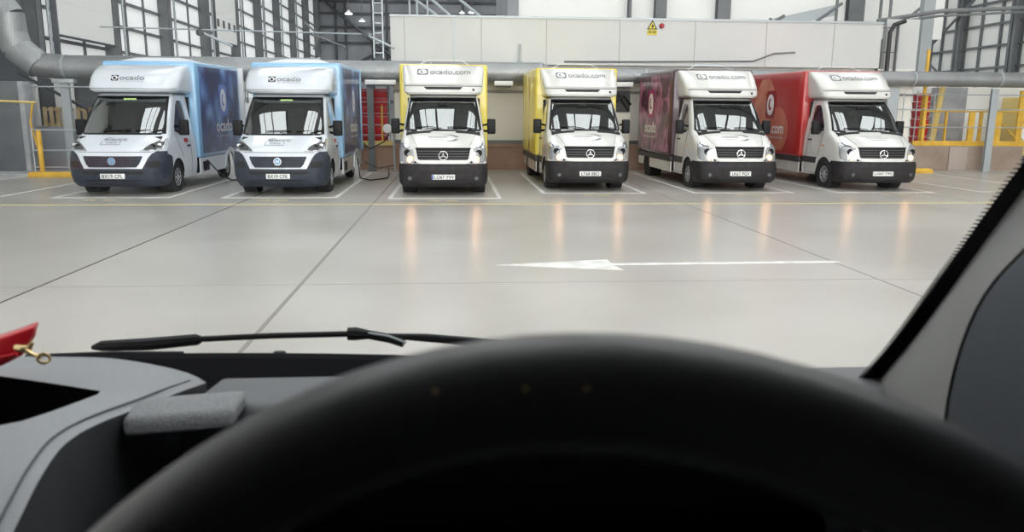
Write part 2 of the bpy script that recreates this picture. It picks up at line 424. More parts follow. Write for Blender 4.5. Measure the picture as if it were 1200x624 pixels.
def sprinter(loc, label, col, plate, art_kind=None, txt='ocado', strip='grey_strip', tile='icon_red', blue=False, paint='paint', papers=()):
    t = empty('delivery_van', loc, label, 'van', 'parked delivery vans')
    B = SPR; WY, RY, R = 1.12, 5.20, 0.345; AR = 0.43; YB = 2.40
    def zl(y):
        if y is None: return 0.68
        if y < WY - AR: return 0.68
        d = abs(y - WY)
        if d < AR: return max(0.68 if y < WY else 0.30, 0.36 + math.sqrt(AR * AR - d * d))
        return 0.30
    zs = [.30, .40, .50, .60, .68, .72, .76, .84, .92, 1.0, 1.04, 1.08, 1.12, 1.16, 1.20, 1.24, 1.28, 1.32, 1.36, 1.40, 1.43, 1.47, 1.58, 1.7, 1.82, 1.94, 2.06, 2.2, 2.24, 2.28, 2.31, 2.33]
    shell(B, zs, YB, zl, hole=(1.47, 2.20, 0.93), parent=t, pmat=paint)
    # black front bumper wrapping to the wheel arch
    r = []
    for z in (.20, .24, .28, .34, .42, .50, .56, .62, .66, .70, .72):
        a = B.ty(WY - AR + 0.02 - (0.06 if z < .5 else 0), z); r.append((z, -a, a))
    bp = B.patch(r, off=.016, back=.03, n=44).build('front_bumper', 'bumper', t, smooth=True)
    B.xpatch(dense([(.25, -.46, .46), (.35, -.52, .52)], 2), off=.022, back=0, n=10).build('lower_air_intake', 'black_matt', bp)
    for sd in (-1, 1):
        B.xpatch([(.33, sd * .62, sd * .84), (.38, sd * .60, sd * .88), (.47, sd * .62, sd * .86)], off=.024, back=0, n=5).build('fog_lamp_recess', 'black_matt', bp)
        MB().disc(B.P(sd * .74, .405, .03), (0, -1, 0), .045, .012, 20).build('fog_lamp', 'steel_dark_glass', bp)
        B.xpatch(dense([(.54, sd * .30, sd * .93), (.565, sd * .30, sd * .93)], 1), off=.024, back=0, n=8).build('bumper_groove', 'black_matt', bp)
    # silver lip and grille
    B.xpatch(dense([(.715, -.52, .52), (.76, -.60, .60), (.80, -.66, .66)], 2), off=.03, back=0, n=20).build('grille_lip', paint, t, smooth=True)
    g = B.xpatch(dense([(.775, -.50, .50), (.84, -.57, .57), (1.05, -.61, .61)], 3), off=.018, back=.01, n=20).build('grille', 'black', t, smooth=True)
    for z in (.815, .875, .935, .995):
        B.xpatch([(z, -.56, .56), (z + .014, -.565, .565)], off=.034, back=-.018, n=20).build('grille_bar', 'grille_bar', g)
    B.xpatch([(1.045, -.62, .62), (1.062, -.62, .62)], off=.026, back=0, n=20).build('grille_trim', 'black', t)
    cz = .905; y = B.P(0, cz).y - .05; sb = MB(); cc = Vector((0, y, cz))
    sb.tube([cc + Vector((.098 * math.sin(2 * PI * k / 32), 0, .098 * math.cos(2 * PI * k / 32))) for k in range(33)], .013, 8, False)
    for k in range(3):
        a = 2 * PI * k / 3; d = Vector((math.sin(a), 0, math.cos(a))); n = Vector((d.z, 0, -d.x))
        sb.prism([cc + d * .098, cc + n * .026, cc - n * .026], (0, -.012, 0)); 
    sb.build('star_badge', 'chrome', t, smooth=True)
    for sd in (-1, 1):
        rows = dense([(.735, sd * .66, sd * .90), (.80, sd * .645, sd * .975), (.95, sd * .65, sd * .982), (1.05, sd * .69, sd * .975), (1.12, sd * .80, sd * .965), (1.17, sd * .89, sd * .95)], 3)
        h = B.xpatch(rows, off=.014, back=.01, n=12).build('headlight', 'lamp_shell', t, smooth=True)
        p = B.P(sd * .735, .815, .016); MB().lathe([(.078, 0), (.078, .012), (.06, .010), (.01, .008)], p, (0, -1, 0), 22).build('lamp_reflector', 'lamp_glow', h, smooth=True)
        p = B.P(sd * .735, .815, .024); MB().lathe([(.034, 0), (.034, .006), (.026, .012), (.01, .015)], p, (0, -1, 0), 22).build('lit_lamp', 'lamp_warm', h, smooth=True)
        p = B.P(sd * .80, .96, .018); MB().lathe([(.075, 0), (.075, .012), (.06, .005), (.058, -.01)], p, (sd * .2, -1, 0), 22).build('lamp_ring', 'black', h, smooth=True)
        B.xpatch(dense([(.735, sd * .60, sd * .66), (.80, sd * .575, sd * .645)], 1), off=.012, back=0, n=4).build('headlight_corner', 'black', t)
        # bonnet air slots by the windscreen
        B.xpatch([(1.405, sd * .30, sd * .74), (1.432, sd * .28, sd * .76)], off=.008, back=.004, n=10).build('bonnet_vent', 'black_matt', t)
        # bonnet crease lines
        B.xpatch(dense([(1.10, sd * .585, sd * .592), (1.38, sd * .76, sd * .767)], 6), off=.004, back=.004, n=1).build('bonnet_seam', 'grey_strip', t)
        # side window, door seams, handle, indicator
        rows = dense([(1.45, 1.36, 2.12), (1.60, 1.40, 2.12), (2.02, 1.72, 2.12), (2.12, 1.84, 2.08)], 4)
        B.ypatch(rows, sd, off=.01, back=.008, n=8).build('side_window', 'side_glass', t, smooth=True)
        dr = MB()
        B.ypatch(dense([(.36, 2.17, 2.18), (2.2, 2.17, 2.18)], 12), sd, off=.004, back=.004, n=1, mb=dr)
        B.ypatch(dense([(.80, 1.50, 1.51), (1.43, 1.33, 1.34)], 5), sd, off=.004, back=.004, n=1, mb=dr)
        B.ypatch(dense([(.34, 1.60, 2.17), (.348, 1.60, 2.17)], 1), sd, off=.004, back=.004, n=4, mb=dr)
        dr.build('door_seam', 'grey_strip', t)
        MB().box(min(sd * .985, sd * 1.02), max(sd * .985, sd * 1.02), 1.93, 2.12, 1.20, 1.235).build('door_handle', 'black', t, bevel=.008)
        MB().box(min(sd * .985, sd * 1.005), max(sd * .985, sd * 1.005), 1.22, 1.34, 1.07, 1.10).build('side_indicator', 'orange', t, bevel=.004)
        B.ypatch([(.60, 1.60, 2.38), (.76, 1.56, 2.38)], sd, off=.014, back=0, n=8).build('door_rub_strip', strip, t)
        mirror(t, B, sd, 1.42, 1.36, 1.72, x1=1.25, w=.2)
        wheel(t, sd * .87, WY, R, sd); wheel(t, sd * .87, RY, R, sd, .26)
        MB().lathe([(.40, -.30), (.425, -.30), (.425, 0), (.40, 0)], (sd * .965, WY, .36), (sd, 0, 0), 36).build('wheel_arch_lining', 'black_matt', t)
    # scuttle panel and wipers
    B.xpatch([(1.435, -.86, .86), (1.475, -.87, .87)], off=.006, back=.01, n=20).build('scuttle_panel', 'black', t, smooth=True)
    rows = dense([(1.46, -.888, .888), (1.50, -.885, .885), (2.14, -.78, .78), (2.20, -.765, .765)], 4)
    B.xpatch(rows, off=.006, back=.0, n=24).build('windscreen', 'windscreen', t, smooth=True)
    fr = MB()
    for sd in (-1, 1): B.patch([(z, sd * B.tx(B.at(z)[1] * .905, z), sd * B.tx(B.at(z)[1] * .945, z)) for z in (1.46, 1.6, 1.75, 1.9, 2.05, 2.21)], off=.010, back=.008, n=3, mb=fr)
    B.xpatch([(2.165, -.75, .75), (2.21, -.74, .74)], off=.010, back=.008, n=16, mb=fr)
    fr.build('windscreen_seal', 'black', t, smooth=True)
    w = MB()
    for x in (-.02, .72): w.tube([B.P(x, 1.47, .03), B.P(x - .30, 1.52, .035), B.P(x - .62, 1.51, .03)], .011, 6)
    w.build('wiper', 'black', t, smooth=True)
    cab_interior(t, 1.42, 2.20, .90, .76, .62, YB - .03, papers=papers)
    MB().box(-.03, .05, 1.52, 1.56, 2.10, 2.13).build('toll_sensor', 'orange', t, bevel=.005)
    # roof air deflector with slot and lettering
    D = Body([(2.29, 1.42, .86, .30), (2.34, 1.40, .93, .34), (2.47, 1.44, .955, .36), (2.50, 1.50, .955, .36), (2.54, 1.49, .96, .38), (2.80, 1.80, .99, .38), (2.96, 2.06, 1.0, .34), (3.01, 2.20, 1.0, .22)], 3.6)
    shell(D, [2.29, 2.32, 2.34, 2.40, 2.47, 2.50, 2.54, 2.62, 2.7, 2.8, 2.88, 2.96, 3.0, 3.01], 2.44, lambda y: 2.29, parent=t, pmat=paint, name='air_deflector')
    D.xpatch(dense([(2.405, -.40, .40), (2.46, -.46, .46)], 1), off=.012, back=.004, n=14).build('deflector_slot', 'black_matt', t)
    D.xpatch([(2.478, -.93, .93), (2.492, -.93, .93)], off=.004, back=.004, n=24).build('deflector_seam', 'grey_strip', t)
    MB().disc(D.P(.72, 2.40, .0), (0, -1, .1), .03, .02, 16).build('deflector_grommet', 'grey_strip', t)
    fz = lambda a, b, k=0: D.P(a, 2.83 + b, .004 + .002 * k)
    icon(lambda a, b, k: fz(a - .50, b * .75 + .0, k), t, 'roof_logo_tile', .27, .20, ['ink_grey', 'white_vinyl'], True)
    logo_text(t, 'roof_lettering', [('ocado.com', .98, .115, .17, .008)], fz, 'ink_grey', True)
    logo_text(t, 'roof_tagline', [('the online supermarket', .8, .022, .08, -.062)], fz, 'ink_grey', True)
    # bonnet sticker: two rows of small lettering marks with a pair of leaf shapes
    sm = MB(); rnd = random.Random(plate); fb = lambda a, b: B.P(a, b, .005)
    rows_ = ((1.30, -.34, .10, .030), (1.245, -.30, .02, .016)) if txt != 'ocado.com' else ((1.33, -.36, .20, .020), (1.29, -.24, .30, .020), (1.245, -.16, .26, .018))
    for z, a, b, h in rows_:
        x = a
        while x < b:
            w_ = rnd.uniform(.014, .03); put2d(sm, poly2d([(x, z - h / 2), (x + w_ * .35, z - h / 2), (x + w_ * .6, z + h / 2), (x, z + h / 2)]), fb)
            put2d(sm, poly2d([(x + w_ * .7, z - h * .4), (x + w_, z - h * .4), (x + w_, z + h * .3), (x + w_ * .7, z + h * .3)]), fb); x += w_ * 1.45
    if txt != 'ocado.com':
        for pts in ([(-.02, 1.355), (.16, 1.36), (.26, 1.345), (.37, 1.315), (.30, 1.292), (.22, 1.325), (.12, 1.347)], [(.04, 1.215), (.20, 1.213), (.27, 1.22), (.35, 1.26), (.27, 1.265), (.20, 1.235)]):
            put2d(sm, poly2d(pts), fb, True)
    sm.build('bonnet_sticker', 'ink_grey', t)
    number_plate(t, plate, B, .43, blue)
    # load box
    W = 1.10; y0, y1, z0, zf, zr = YB + .03, 6.30, .72, 3.05, 3.12
    bx = MB(); bx.prism([(-W, y0, z0), (-W, y0, zf), (-W, y1, zr), (-W, y1, z0)], (2 * W, 0, 0)); bx.build('load_box', col, t, bevel=.07, seg=4)
    rim = MB()
    for sd in (-1, 1):
        x = sd * (W + .004)
        if art_kind:
            pts = [(x, 2.66, .82), (x, 6.12, .82), (x, 6.12, 3.0), (x, 2.66, 2.94)]
            MB().prism(pts, (sd * .008, 0, 0)).build('side_artwork', art_kind, t)
        for y in (3.55, 4.65, 5.6) if not art_kind else (4.55,):
            rim.box(min(x, x + sd * .012), max(x, x + sd * .012), y - .006, y + .006, .80, 3.0)
        MB().box(min(sd * 1.0, sd * 1.09), max(sd * 1.0, sd * 1.09), 2.45, 6.25, .58, .72).build('box_rail', strip, t, bevel=.01)
        # white skirt with wheel cut-out
        pts = [(0, 2.45, .30), (0, 2.45, .575)] + [(0, 6.2, .575), (0, 6.2, .33)]
        arch = [(0, RY + .46 * math.cos(a), .33 + .46 * math.sin(a)) for a in [PI * k / 12 for k in range(13)] if .33 + .46 * math.sin(a) < .57]
        f_ = MB(); f_.prism([(sd * 1.04, 2.45, .30), (sd * 1.04, RY - .45, .30), (sd * 1.04, RY - .40, .575), (sd * 1.04, 2.45, .575)], (sd * .03, 0, 0))
        f_.prism([(sd * 1.04, RY + .45, .33), (sd * 1.04, 6.2, .33), (sd * 1.04, 6.2, .575), (sd * 1.04, RY + .40, .575)], (sd * .03, 0, 0))
        for y in (3.2, 4.0): f_.box(min(sd * 1.068, sd * 1.074), max(sd * 1.068, sd * 1.074), y - .005, y + .005, .31, .57)
        f_.build('side_skirt', paint, t)
        MB().lathe([(.40, -.34), (.42, -.34), (.42, 0), (.40, 0)], (sd * 1.02, RY, .36), (sd, 0, 0), 30).build('wheel_arch_lining', 'black_matt', t)
    rim.build('box_seams', col, t)
    MB().box(-.74, .74, .35, 6.1, .27, .62).build('chassis', 'black_matt', t)
    # tubular hoop on the box roof
    MB().tube([(-.62, 2.75, 3.045), (-.42, 2.9, 3.17), (.45, 2.9, 3.17), (.66, 2.75, 3.045)], .012, 8).build('roof_hoop', 'grp', t, smooth=True)
    if art_kind == 'red_none' or txt == 'ocado.com':
        x = -(W + .012)
        for (cy, cz_, ry, rz, mm) in ((5.0, 2.05, .80, .92, 'peach'), (3.95, 1.42, .72, .66, 'peach_dark')):
            k = .003 if mm == 'peach' else .006
            pts = []
            for i in range(40):
                a = 2 * PI * i / 40; py = cy + ry * math.cos(a); pz = cz_ + rz * math.sin(a)
                pts.append((x - k, py, max(.84, min(2.93, pz))))
            mb = MB(); mb.prism(pts, (-.002, 0, 0)); mb.build('fruit_print', mm, t)
        side_graphics(t, W + .008, -1, tile, txt, 4.55, 2.1)
    elif art_kind:
        side_graphics(t, W, -1, tile, txt, 4.65, 1.35)
    return t

# ---------------------------------------------------------------- van type B (electric van, smiling dark bumper)
DUC = Body([(.20, .14, .93, .40), (.30, .04, .99, .44), (.45, 0, 1.02, .46), (.60, .0, 1.03, .46), (.80, .03, 1.03, .46), (.92, .07, 1.025, .46), (1.02, .13, 1.02, .46),
            (1.12, .24, 1.01, .46), (1.22, .38, 1.0, .46), (1.30, .52, .985, .42), (1.35, .62, .97, .38), (1.50, .725, .955, .36), (1.66, .85, .935, .33), (1.82, .99, .915, .30), (2.0, 1.17, .89, .28), (2.18, 1.36, .86, .26), (2.26, 1.46, .83, .26), (2.33, 1.62, .76, .26)], 2.7)

def ducato(loc, label, plate, door_open=False, papers=()):
    t = empty('electric_delivery_van', loc, label, 'van', 'parked delivery vans')
    B = DUC; WY, RY, R = 1.15, 5.20, .34; AR = .42; YB = 2.5; paint = 'paint_cool'
    def zl(y):
        if y is None or y < WY - AR: return .58
        d = abs(y - WY)
        if d < AR: return max(.58 if y < WY else .28, .36 + math.sqrt(AR * AR - d * d))
        return .28
    zs = [.28, .38, .48, .58, .66, .74, .80, .86, .92, .97, 1.02, 1.07, 1.12, 1.17, 1.22, 1.26, 1.30, 1.35, 1.48, 1.6, 1.74, 1.88, 2.02, 2.18, 2.22, 2.26, 2.30, 2.33]
    shell(B, zs, YB, zl, hole=(1.35, 2.18, .93), parent=t, pmat=paint)
    r = []
    for z in (.20, .25, .30, .37, .45, .52, .60):
        a = B.ty(WY - AR + .02 - (.05 if z < .5 else 0), z); r.append((z, -a, a))
    bp = B.patch(r, off=.018, back=.03, n=44).build('front_bumper', 'bumper_blue', t, smooth=True)
    for sd in (-1, 1):
        rows = []
        for z, x in ((.60, .62), (.68, .66), (.76, .70), (.84, .74), (.92, .80), (.97, .88)):
            a = B.tx(x, z); e = B.ty(WY - AR + .02, z) if z < .9 else B.tx(min(1.02, B.at(z)[1]) * .999, z) + .05
            rows.append((z, sd * a, sd * e))
        B.patch(dense(rows, 2), off=.018, back=.01, n=14).build('bumper_corner', 'bumper_blue', bp, smooth=True)
        B.xpatch(dense([(.62, sd * .70, sd * .92), (.70, sd * .70, sd * .95), (.76, sd * .74, sd * .93)], 2), off=.026, back=0, n=6).build('fog_lamp_recess', 'black_matt', bp, smooth=True)
    B.xpatch(dense([(.48, -.62, .62), (.55, -.66, .66)], 1), off=.024, back=0, n=20).build('lower_air_intake', 'black_matt', bp)
    B.xpatch(dense([(.27, -.55, .55), (.36, -.62, .62)], 1), off=.024, back=0, n=20).build('bumper_slot', 'black_matt', bp)
    g = B.xpatch(dense([(.63, -.50, .50), (.70, -.56, .56), (.84, -.62, .62), (.87, -.62, .62)], 3), off=.016, back=.01, n=20).build('grille', 'bumper_blue', t, smooth=True)
    for z in (.67, .72, .77, .82): B.xpatch([(z, -.53, .53), (z + .01, -.53, .53)], off=.026, back=-.014, n=16).build('grille_bar', 'black', g)
    B.xpatch([(.955, -.78, .78), (.963, -.78, .78)], off=.004, back=.004, n=20).build('bonnet_seam', 'grey_strip', t)
    y = B.P(0, .765).y - .045; bd = MB(); bd.cur = 0; bd.disc((0, y + .03, .765), (0, -1, 0), .085, .018, 28); bd.cur = 1; bd.disc((0, y + .012, .765), (0, -1, 0), .068, .006, 24)
    bd.cur = 0
    for x in (-.03, 0, .03): bd.box(x - .006, x + .006, y, y + .008, .735, .795)
    bd.box(-.03, .03, y, y + .008, .76, .77); bd.build('round_badge', ['chrome', 'badge_blue'], t, smooth=True)
    for sd in (-1, 1):
        rows = dense([(.985, sd * .56, sd * .90), (1.03, sd * .60, sd * .985), (1.10, sd * .70, sd * .99), (1.18, sd * .84, sd * .985), (1.24, sd * .93, sd * .975)], 3)
        h = B.xpatch(rows, off=.014, back=.01, n=14).build('headlight', 'lamp_shell', t, smooth=True)
        p = B.P(sd * .80, 1.07, .014); MB().lathe([(.05, 0), (.05, .012), (.03, .004)], p, (0, -1, .2), 20).build('lamp_ring', 'black', h, smooth=True)
        p = B.P(sd * .90, 1.10, .014); MB().lathe([(.045, 0), (.045, .012), (.03, .004)], p, (sd * .3, -1, .2), 20).build('lamp_ring', 'chrome', h, smooth=True)
        B.xpatch(dense([(.99, sd * .86, sd * .92), (1.03, sd * .88, sd * .97)], 1), off=.018, back=0, n=4).build('side_lamp', 'rim', h)
        B.xpatch(dense([(1.005, sd * .62, sd * .86), (1.05, sd * .66, sd * .95), (1.12, sd * .76, sd * .97), (1.17, sd * .86, sd * .965)], 2), off=.017, back=0, n=8).build('lamp_bezel', 'grille_bar', h, smooth=True)
        rows = dense([(1.38, 1.22, 2.05), (1.5, 1.24, 2.05), (2.0, 1.62, 2.05), (2.10, 1.76, 2.02)], 4)
        B.ypatch(rows, sd, off=.01, back=.008, n=8).build('side_window', 'side_glass', t, smooth=True)
        dr = MB()
        B.ypatch(dense([(.36, 2.12, 2.13), (2.2, 2.12, 2.13)], 12), sd, off=.004, back=.004, n=1, mb=dr)
        B.ypatch(dense([(.80, 1.52, 1.53), (1.35, 1.16, 1.17)], 5), sd, off=.004, back=.004, n=1, mb=dr)
        dr.build('door_seam', 'grey_strip', t)
        MB().box(min(sd * 1.02, sd * 1.045), max(sd * 1.02, sd * 1.045), 1.86, 2.05, 1.02, 1.06).build('door_handle', 'black', t, bevel=.008)
        B.ypatch([(1.12, 1.70, 1.95), (1.22, 1.70, 1.95)], sd, off=.008, back=0, n=3).build('door_sticker', 'icon_red', t)
        mirror(t, B, sd, 1.30, 1.30, 1.66, x0=.95, x1=1.27, w=.22)
        wheel(t, sd * .89, WY, R, sd); wheel(t, sd * .89, RY, R, sd)
        MB().lathe([(.39, -.30), (.415, -.30), (.415, 0), (.39, 0)], (sd * .99, WY, .36), (sd, 0, 0), 36).build('wheel_arch_lining', 'black_matt', t)
        MB().lathe([(.42, -.02), (.52, -.02), (.52, .015), (.42, .035)], (sd * 1.03, WY, .36), (sd, 0, 0), 36).build('wheel_arch_trim', paint, t) if False else None
    B.xpatch([(1.325, -.84, .84), (1.36, -.86, .86)], off=.006, back=.01, n=20).build('scuttle_panel', 'black', t, smooth=True)
    rows = dense([(1.345, -.90, .90), (1.40, -.895, .895), (2.12, -.81, .81), (2.18, -.795, .795)], 6)
    B.xpatch(rows, off=.006, back=0, n=24).build('windscreen', 'windscreen', t, smooth=True)
    fr = MB()
    for sd in (-1, 1): B.patch([(z, sd * B.tx(B.at(z)[1] * .90, z), sd * B.tx(B.at(z)[1] * .945, z)) for z in (1.345, 1.5, 1.65, 1.8, 1.95, 2.19)], off=.010, back=.008, n=3, mb=fr)
    B.xpatch([(2.15, -.78, .78), (2.19, -.77, .77)], off=.010, back=.008, n=16, mb=fr)
    fr.build('windscreen_seal', 'black', t, smooth=True)
    MB().box(-.14, .14, 1.28, 1.30, 2.10, 2.14).build('windscreen_label', 'paper_green', t)
    w = MB()
    for x in (-.05, .62): w.tube([B.P(x, 1.36, .03), B.P(x + .26, 1.42, .035), B.P(x - .30, 1.40, .03)], .011, 6)
    w.build('wiper', 'black', t, smooth=True)
    cab_interior(t, 1.30, 2.18, .93, .80, .46, YB - .03, papers=papers)
    # bonnet lettering: 4Electric with VAN in a bracket outline
    fb = lambda a, b: B.P(a, b, .005)
    lt = MB(); put2d(lt, fit_text('4Electric', .52, .072), lambda a, b: fb(a - .02 + b * .3, 1.225 + b), True)
    put2d(lt, fit_text('VAN', .24, .042), lambda a, b: fb(a - .10, 1.155 + b), True)
    for x0, x1, z0, z1 in ((-.32, -.305, 1.115, 1.205), (-.32, .085, 1.108, 1.118), (.085, .10, 1.11, 1.19)):
        put2d(lt, poly2d([(x0, z0), (x1, z0), (x1 + .01, z1), (x0 + .01, z1)]), fb, True)
    lt.build('bonnet_lettering', 'ink_grey', t)
    number_plate(t, plate, B, .44)
    # bulbous roof moulding
    D = Body([(2.28, 1.30, .92, .42), (2.33, 1.24, 1.0, .46), (2.40, 1.24, 1.02, .48), (2.62, 1.36, 1.02, .52), (2.78, 1.54, 1.01, .52), (2.88, 1.78, .99, .46), (2.94, 2.10, .97, .38)], 3.0)
    shell(D, [2.28, 2.30, 2.33, 2.36, 2.40, 2.5, 2.62, 2.7, 2.78, 2.83, 2.88, 2.91, 2.94], 2.58, lambda y: 2.28, parent=t, pmat=paint, name='air_deflector')
    D.xpatch([(2.355, -.98, .98), (2.365, -.98, .98)], off=.004, back=.004, n=24).build('deflector_seam', 'grey_strip', t)
    fz = lambda a, b, k=0: D.P(a, 2.60 + b, .005 + .002 * k)
    icon(lambda a, b, k: fz(a - .33, b, k), t, 'roof_logo_tile', .17, .13, ['ink', 'white_vinyl'], True)
    logo_text(t, 'roof_lettering', [('ocado', .56, .11, .06, .008)], fz, 'ink_grey', True)
    logo_text(t, 'roof_tagline', [('the online supermarket', .54, .02, .06, -.075)], fz, 'ink_grey', True)
    W = 1.10; y0, y1, z0, zf, zr = YB + .05, 6.55, .70, 3.06, 3.14
    bx = MB(); bx.prism([(-W, y0, z0), (-W, y0, zf), (-W, y1, zr), (-W, y1, z0)], (2 * W, 0, 0)); bx.build('load_box', 'skyblue', t, bevel=.06, seg=4)
    for sd in (-1, 1):
        x = sd * (W + .004)
        MB().prism([(x, 2.80, .80), (x, 6.35, .80), (x, 6.35, 3.03), (x, 2.80, 2.96)], (sd * .008, 0, 0)).build('side_artwork', 'art_blue', t)
        f_ = MB(); X = sd * 1.06
        f_.prism([(X, 2.55, .30), (X, RY - .50, .30), (X, RY - .46, .695), (X, 2.55, .695)], (sd * .03, 0, 0))
        f_.prism([(X, RY + .50, .33), (X, 6.45, .33), (X, 6.45, .695), (X, RY + .46, .695)], (sd * .03, 0, 0)); f_.build('side_skirt', paint, t)
        # white arch flare over the rear wheel
        ring = []
        for k in range(21):
            a = PI * k / 20; ring.append([(sd * (1.05 + dx), RY + rr * math.cos(a), .34 + rr * math.sin(a)) for rr, dx in ((.40, 0), (.40, .065), (.54, .065), (.54, 0))])
        MB().loft(ring, True, True).build('rear_arch_flare', paint, t, smooth=True)
        MB().box(min(sd * 1.085, sd * 1.10), max(sd * 1.085, sd * 1.10), 2.75, 3.25, .36, .60).build('side_grille', 'black_matt', t, bevel=.01)
        side_graphics(t, W, sd, 'icon_blue', 'ocado', 4.75, 1.5)
    MB().box(-.74, .74, .40, 6.4, .26, .62).build('chassis', 'black_matt', t)
    # roof hump
    hp = []
    for y, h in ((2.62, .0), (2.9, .09), (3.6, .13), (4.4, .12), (5.0, .0)):
        zz = zf + (zr - zf) * (y - y0) / (y1 - y0) - .012
        hp.append([(-.80, y, zz), (-.42, y, zz + h + .012), (.42, y, zz + h + .012), (.80, y, zz)])
    MB().loft(hp, True, True).build('roof_hump', 'grp', t, bevel=.01)
    if door_open:
        MB().box(1.02, 1.20, 6.57, 6.72, 1.05, 3.12).build('rear_door', 'white_vinyl', t, bevel=.015)
    else:
        MB().box(1.0, 1.13, 6.57, 6.66, .75, 3.12).build('rear_door', 'skyblue', t, bevel=.015)
    return t

P1 = ((-.32, .28, .13, .10, 'paper'), (.02, .25, .08, .06, 'paper'), (.28, .24, .13, .04, 'paper_green'), (.55, .26, .15, .07, 'paper'))
P2 = ((-.62, .28, .12, .08, 'paper'), (.05, .25, .09, .05, 'paper'), (.48, .26, .24, .07, 'paper'))
P3 = ((-.45, .28, .16, .07, 'paper'), (.35, .26, .2, .04, 'paper'))
ducato((-7.47, 17.62, 0), 'sky blue electric box van at far left with a blueberry print', 'BX19 CFL', True, P1)
ducato((-3.91, 17.62, 0), 'sky blue and white electric box van, second from the left', 'BX19 CFK', False, P2)
sprinter((-.24, 17.55, 0), 'yellow box van seen square from the front, right beside the blue vans', 'yellow', 'LO67 YVV', blue=True, papers=P3)
sprinter((3.29, 18.60, 0), 'yellow box van whose plain yellow side shows, beside the purple van', 'yellow', 'LT68 BBO', papers=P3[:1])
sprinter((7.02, 18.60, 0), 'white cab van with dark purple load box printed with red cabbage', 'purple', 'LK67 PGV', 'art_cabbage', tile='icon_magenta', papers=P3[:1])
sprinter((10.66, 18.60, 0), 'red box van printed with large peach coloured fruit, rightmost of the row', 'red', 'LO67 YWJ', 'red', txt='ocado.com', papers=P3)

# ================================================================== the hall
M['concrete'] = None
def floor_mat():
    m = mat('polished_concrete', (.5, .48, .45), .28); nt = m.node_tree; N = nt.nodes; L = nt.links; b = N['Principled BSDF']
    tc = N.new('ShaderNodeTexCoord'); n1 = N.new('ShaderNodeTexNoise'); n1.inputs['Scale'].default_value = .35; n1.inputs['Detail'].default_value = 2
    mp = N.new('ShaderNodeMapping'); mp.inputs['Scale'].default_value = (.5, 1.6, 1)
    n2 = N.new('ShaderNodeTexNoise'); n2.inputs['Scale'].default_value = 3.0; n2.inputs['Detail'].default_value = 2
    L.new(tc.outputs['Object'], n1.inputs['Vector']); L.new(tc.outputs['Object'], mp.inputs[0]); L.new(mp.outputs[0], n2.inputs['Vector'])
    c1 = N.new('ShaderNodeValToRGB'); c1.color_ramp.elements[0].position = .40; c1.color_ramp.elements[1].position = .60
    c1.color_ramp.elements[0].color = (.38, .365, .335, 1); c1.color_ramp.elements[1].color = (.45, .435, .405, 1)
    L.new(n1.outputs['Fac'], c1.inputs[0])
    mx = N.new('ShaderNodeMix'); mx.data_type = 'RGBA'; mx.blend_type = 'OVERLAY'; mx.inputs[0].default_value = .35
    c2 = N.new('ShaderNodeValToRGB'); c2.color_ramp.elements[0].position = .3; c2.color_ramp.elements[1].position = .7
    c2.color_ramp.elements[0].color = (.48, .48, .48, 1); c2.color_ramp.elements[1].color = (.52, .52, .52, 1)
    L.new(n2.outputs['Fac'], c2.inputs[0]); L.new(c1.outputs[0], mx.inputs[6]); L.new(c2.outputs[0], mx.inputs[7]); sx = N.new('ShaderNodeSeparateXYZ'); L.new(tc.outputs['Object'], sx.inputs[0])
    lt = N.new('ShaderNodeMath'); lt.operation = 'LESS_THAN'; lt.inputs[1].default_value = -4.42; L.new(sx.outputs['X'], lt.inputs[0])
    sl = N.new('ShaderNodeMix'); sl.data_type = 'RGBA'; sl.blend_type = 'MULTIPLY'; sl.inputs[7].default_value = (.90, .905, .91, 1)
    L.new(lt.outputs[0], sl.inputs[0]); L.new(mx.outputs[2], sl.inputs[6]); L.new(sl.outputs[2], b.inputs['Base Color'])
    mr = N.new('ShaderNodeMapRange'); mr.inputs[3].default_value = .29; mr.inputs[4].default_value = .29
    L.new(n2.outputs['Fac'], mr.inputs[0]); L.new(mr.outputs[0], b.inputs['Roughness'])
    b.inputs['Specular IOR Level'].default_value = .55
    return m
M['concrete'] = floor_mat()
M['joint'] = mat('joint_dark', (.10, .085, .07), .7)
M['joint_light'] = mat('joint_grey', (.24, .23, .215), .6)
M['joint_faint'] = mat('joint_faint', (.35, .335, .31), .5)
M['line_white'] = vary(mat('road_paint_white', (.8, .8, .78), .5), (.62, .62, .60), (.84, .84, .82), 5)
M['line_yellow'] = vary(mat('road_paint_yellow', (.6, .5, .15), .5), (.60, .52, .24), (.68, .59, .26), 5)
M['panel'] = vary(mat('white_panel', (.62, .63, .62), .5), (.575, .585, .58), (.63, .64, .635), .4)
M['panel_warm'] = vary(mat('cream_panel', (.78, .75, .68), .5), (.82, .79, .72), (.87, .84, .77), .5)
M['clad_white'] = mat('white_cladding', (.90, .91, .89), .6)
M['clad_grey'] = vary(mat('grey_cladding', (.32, .33, .34), .6), (.27, .28, .30), (.33, .34, .36), .6)
M['steel'] = vary(mat('painted_steel_grey', (.16, .17, .18), .5), (.13, .14, .15), (.19, .20, .205), .7)
M['steel_dark'] = mat('dark_steel', (.07, .075, .085), .5)
M['steel_light'] = mat('light_steel', (.42, .46, .48), .4, .3)
M['brown'] = vary(mat('brown_dock_face', (.26, .17, .125), .7), (.32, .19, .135), (.42, .28, .21), 1.2, .1)
M['brown_light'] = vary(mat('beige_dock_face', (.33, .26, .21), .7), (.27, .20, .155), (.37, .30, .25), 1.2, .1)
M['pillar_grey'] = vary(mat('pillar_grey', (.11, .12, .13), .6), (.10, .11, .12), (.14, .15, .16), 1)
M['dock_pale'] = mat('pale_dock_panel', (.42, .35, .31), .7)
M['kerb'] = vary(mat('kerb_concrete', (.35, .36, .37), .8), (.30, .31, .33), (.40, .41, .42), 3, .1)
